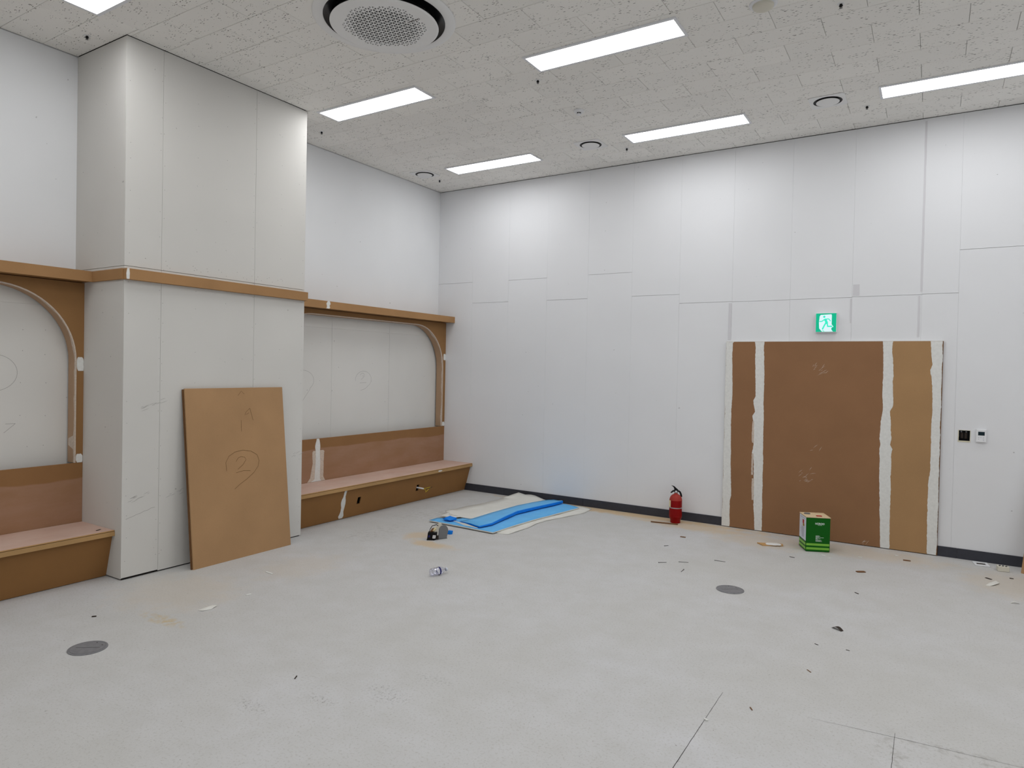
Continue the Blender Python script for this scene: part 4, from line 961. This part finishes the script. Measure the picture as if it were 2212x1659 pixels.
# crushed water bottle lying down
bA = Vector((2.672, -3.468, 0.034)); bd = Vector((0.05, 0.155, 0.0)).normalized()
t = thing('water_bottle', 'empty clear plastic water bottle with dark blue ring lying on the floor', 'bottle', (2.68, -3.40, 0.0))
bm = B(); lathe(bm, ((0.010, 0.006), (0.024, 0.0), (0.030, 0.004), (0.0325, 0.014), (0.0305, 0.028), (0.0325, 0.042), (0.0305, 0.056), (0.0325, 0.070), (0.032, 0.094), (0.026, 0.116), (0.015, 0.134), (0.0125, 0.140), (0.0125, 0.150)), bA, 28, bd); autosmooth(obj('bottle_body', bm, 'clear_plastic', t), 60)
bm = B(); lathe(bm, ((0.0329, 0.072), (0.0333, 0.073), (0.0333, 0.086), (0.0329, 0.087)), bA, 28, bd, False, False); obj('label_ring', bm, 'navy', t)
bm = B(); lathe(bm, ((0.0145, 0.150), (0.015, 0.152), (0.015, 0.162), (0.0135, 0.164)), bA, 20, bd); obj('cap', bm, 'can_white', t)

# floor socket covers
def cover(cx, cy, label):
    t = thing('floor_cover', label, 'floor cover', (cx, cy, 0), 'round floor socket covers')
    bm = B(); lathe(bm, ((0.108, 0.0003), (0.108, 0.004), (0.104, 0.0055), (0.098, 0.0055), (0.097, 0.004)), (cx, cy, 0), 40, cap1=True); autosmooth(obj('rim', bm, 'floor_cover', t))
    bm = B(); lathe(bm, ((0.0955, 0.004), (0.0955, 0.0058)), (cx, cy, 0), 40); fl_ = obj('lid', bm, 'floor_cover', t)
    bm = B(); obox(bm, (cx, cy, 0.0057), (0.8, 0.6, 0), (-0.6, 0.8, 0), Z, -0.07, 0.07, -0.001, 0.001, 0, 0.0007); obj('hinge_line', bm, 'dark_chip', fl_)
    for s in (-1, 1):
        bm = B(); lathe(bm, ((0.004, 0.0055), (0.004, 0.0066)), (cx + s * 0.03, cy + 0.07, 0), 8); obj('screw', bm, 'dark_chip', fl_)
    return t
c1 = cover(4.830, -2.310, 'round grey floor cover near the green paint can')
copy_tree(c1, (1.880 - 4.830, -5.810 + 2.310, 0), 'round grey floor cover in front of the column')

# loose white socket frame, plug block
t = thing('socket_frame', 'white plastic socket frame lying by the baseboard at the right', 'socket frame', (6.60, -0.125, 0))
fo = Vector((6.595, -0.120, 0)); fu = Vector((0.99, 0.12, 0)).normalized(); fv = Vector((-fu.y, fu.x, 0))
bm = B()
for a0_, a1_, b0_, b1_ in ((-0.058, 0.058, -0.075, -0.038), (-0.058, 0.058, 0.030, 0.065), (-0.058, -0.036, -0.038, 0.030), (0.036, 0.058, -0.038, 0.030)): obox(bm, fo, fu, fv, Z, a0_, a1_, b0_, b1_, 0.001, 0.009, 0.001)
obj('frame', bm, 'white_plastic', t)
bm = B(); obox(bm, fo, fu, fv, Z, -0.036, 0.036, -0.038, 0.030, 0.001, 0.003); obj('backing', bm, 'dark_chip', t)
t = thing('plug_block', 'beige block with three black slots on the floor at the right', 'plug block', (6.75, -0.27, 0))
po = Vector((6.752, -0.262, 0)); bm = B(); obox(bm, po, (0.995, 0.1, 0), (-0.1, 0.995, 0), Z, -0.044, 0.044, -0.035, 0.035, 0.001, 0.046, 0.003); obj('body', bm, 'off_white', t)
for k in range(3):
    bm = B(); obox(bm, po + Vector((-0.024 + 0.024 * k, 0, 0)), (0.97, -0.2, 0), (0.2, 0.97, 0), Z, -0.007, 0.007, -0.02, 0.022, 0.045, 0.0475); obj('slot', bm, 'black', t)

# sticks, chips, screws, scraps
def flat_bit(name, p, q, wd, th, mat, label, cat, group=None, curl=0.0):
    p, q = Vector((*p, 0)), Vector((*q, 0)); d = (q - p); L = d.length; d.normalize(); s = Vector((-d.y, d.x, 0)); bm = B(); pv = None; n_ = 5
    for i in range(n_ + 1):
        tt = i / n_; c = p + d * L * tt; zz = 0.0008 + curl * math.sin(math.pi * tt); ww = wd * (0.7 + 0.3 * math.sin(math.pi * (0.15 + 0.7 * tt)))
        qv = [bm.verts.new(c - s * ww / 2 + Z * zz), bm.verts.new(c + s * ww / 2 + Z * zz), bm.verts.new(c + s * ww / 2 + Z * (zz + th)), bm.verts.new(c - s * ww / 2 + Z * (zz + th))]
        if pv:
            for k in range(4): bm.faces.new((pv[k], pv[(k + 1) % 4], qv[(k + 1) % 4], qv[k]))
        else: bm.faces.new(qv)
        pv = qv
    bm.faces.new(pv[::-1]); return one(name, bm, mat, label, cat, group)
flat_bit('wooden_stick', (3.450, -0.352), (3.752, -0.296), 0.016, 0.013, 'brown_chip', 'thin wooden stick lying at the foot of the fire extinguisher', 'stick')
t = thing('wood_offcut', 'thin wood offcut smeared with white filler left of the green can', 'offcut', (4.80, -0.59, 0))
oc = [(4.683, -0.606), (4.752, -0.680), (4.930, -0.577), (4.915, -0.510)]
bm = B(); prism(bm, [(x, y, 0.001) for x, y in oc], (0, 0, 0.010)); obj('slat', bm, 'raw_wood', t)
bm = B(); ragged(bm, [(0.25, -0.040, 0.01), (0.35, -0.048, 0.036), (0.6, -0.05, 0.042), (0.8, -0.048, 0.040), (0.9, -0.03, 0.01)], lambda a, b: Vector((4.718 + 0.205 * b, -0.643 + 0.1 * b, 0.0112)) + Vector((-0.44, 0.9, 0)) * a, (0, 0, 1), 0.003, 0.04, 0.008, 2); obj('filler_smear', bm, 'putty', t)
def screw(p, q, label):
    p, q = Vector((*p, 0.004)), Vector((*q, 0.0025)); d = (q - p).normalized(); bm = B(); tube(bm, [p, p + d * 0.003, p + d * 0.0035, q - d * 0.006, q], [0.0045, 0.0035, 0.0026, 0.0022, 0.0006], 6)
    return one('screw', bm, 'steel', label, 'screw', 'loose screws on the floor')
screw((4.092, -1.918), (4.153, -1.863), 'loose screw furthest left in the trio in front of the extinguisher')
screw((4.238, -1.780), (4.319, -1.745), 'loose screw in the middle of the trio on the floor')
screw((4.495, -1.527), (4.595, -1.514), 'longest loose screw, nearest the wood offcut')
screw((4.351, -1.991), (4.352, -2.075), 'short loose screw below the trio on the floor')
screw((3.939, -1.306), (3.968, -1.262), 'tiny loose screw behind the trio, nearest the wooden stick')
flat_bit('wood_splinter', (3.950, -0.829), (4.006, -0.827), 0.022, 0.006, 'brown_chip', 'brown wood splinter in front of the extinguisher', 'wood chip')
flat_bit('wood_chip', (5.640, -1.125), (5.702, -1.080), 0.035, 0.007, 'brown_chip', 'brown wood chip right of the green can, away from the wall', 'wood chip')
flat_bit('wood_chip', (5.975, -0.415), (6.036, -0.408), 0.028, 0.006, 'brown_chip', 'brown wood chip below the right end of the door cover', 'wood chip')
flat_bit('debris_sliver', (5.054, -0.953), (5.100, -0.962), 0.010, 0.003, 'dark_chip', 'thin dark sliver just in front of the green can', 'debris')
flat_bit('debris_sliver', (5.682, -1.776), (5.711, -1.800), 0.009, 0.003, 'dark_chip', 'thin dark sliver right of the round floor cover', 'debris')
flat_bit('debris_sliver', (6.605, -0.620), (6.645, -0.655), 0.022, 0.003, 'dark_chip', 'flat dark chip behind the torn white paper at the right', 'debris')
flat_bit('debris_sliver', (6.782, -0.512), (6.810, -0.509), 0.014, 0.004, 'dark_chip', 'small dark chip in front of the beige plug block', 'debris')
flat_bit('debris_sliver', (5.583, -3.558), (5.608, -3.586), 0.006, 0.002, 'brown_chip', 'pale tan sliver on the bare floor, lower right', 'debris')
flat_bit('debris_sliver', (5.404, -4.228), (5.420, -4.254), 0.006, 0.003, 'brown_chip', 'tiny brown curl right of the long floor cut', 'debris')
flat_bit('debris_sliver', (5.564, -3.106), (5.586, -3.118), 0.005, 0.002, 'dark_chip', 'tiny dark sliver left of a matching one, below the curled scrap', 'debris')
flat_bit('debris_sliver', (5.745, -3.097), (5.767, -3.098), 0.005, 0.002, 'dark_chip', 'tiny dark sliver right of its match, below the curled scrap', 'debris')
flat_bit('debris_sliver', (3.217, -5.369), (3.199, -5.338), 0.005, 0.004, 'dark_chip', 'small black curl on the foreground floor, left of centre', 'debris')
flat_bit('debris_sliver', (1.374, -5.536), (1.391, -5.514), 0.012, 0.005, 'dark_chip', 'small dark crumb on the floor behind the near floor cover', 'debris')
o = flat_bit('debris_sliver', (0.583, -5.114), (0.563, -5.071), 0.010, 0.003, 'dark_chip', 'dark sliver lying on the bench seat left of the column', 'debris'); o.location.z += 0.392
flat_bit('curled_scrap', (5.628, -2.722), (5.690, -2.760), 0.030, 0.002, 'dark_chip', 'dark curled scrap on the open floor at the right', 'scrap', curl=0.016)
flat_bit('white_crumb', (5.238, -4.488), (5.257, -4.498), 0.010, 0.006, 'putty', 'white crumb lying on the long floor cut', 'crumb')
for (p_, q_, lab) in (((5.605, -0.558), (5.640, -0.546), 'white filler flake right of the green can'), ((5.900, -0.265), (5.928, -0.250), 'white filler flake at the foot of the door cover'), ((5.370, -0.779), (5.390, -0.768), 'white filler flake in front of the can corner'),
                      ((5.30, -0.70), (5.335, -0.69), 'thin white flake touching the can shadow'), ((1.842, -4.653), (1.845, -4.612), 'thin white flake in front of the leaning board'), ((1.48, -4.186), (1.575, -4.195), 'white smear of filler by the leaning board foot')):
    flat_bit('filler_flake', p_, q_, 0.016, 0.003, 'putty', lab, 'flake')
def paper(pts, zs, label):
    bm = B(); a = [bm.verts.new((x, y, z + 0.0012)) for (x, y), z in zip(pts, zs)]; c = bm.verts.new((sum(p[0] for p in pts) / len(pts), sum(p[1] for p in pts) / len(pts), max(zs) * 0.8 + 0.004))
    for i in range(len(a)): bm.faces.new((a[i], a[(i + 1) % len(a)], c))
    lo = [bm.verts.new(v_.co - Vector((0, 0, 0.0008))) for v_ in a]
    for i in range(len(a)): bm.faces.new((a[i], lo[i], lo[(i + 1) % len(a)], a[(i + 1) % len(a)]))
    bm.faces.new(lo); return one('paper_scrap', bm, 'sheet_white', label, 'paper')
paper([(6.59, -0.885), (6.62, -0.80), (6.67, -0.72), (6.695, -0.76), (6.665, -0.84), (6.62, -0.89)], [0, 0.004, 0.012, 0.006, 0.01, 0], 'torn white paper scrap on the floor at the right')
paper([(1.835, -5.045), (1.84, -4.98), (1.835, -4.93), (1.875, -4.925), (1.89, -4.98), (1.875, -5.04)], [0, 0.006, 0.004, 0.008, 0.0, 0.003], 'crumpled white paper scrap in front of the column')
flat_bit('paper_strip', (6.728, -1.318), (6.782, -1.305), 0.014, 0.001, 'sheet_white', 'curled thin white strip at the right picture edge', 'paper strip', curl=0.014)
flat_bit('yellow_chip', (1.36, -0.135), (1.42, -0.145), 0.02, 0.008, 'yellow', 'small yellow chip by the baseboard behind the white sheet', 'chip')

for o in bpy.data.objects:
    if '_o' in o: del o['_o']
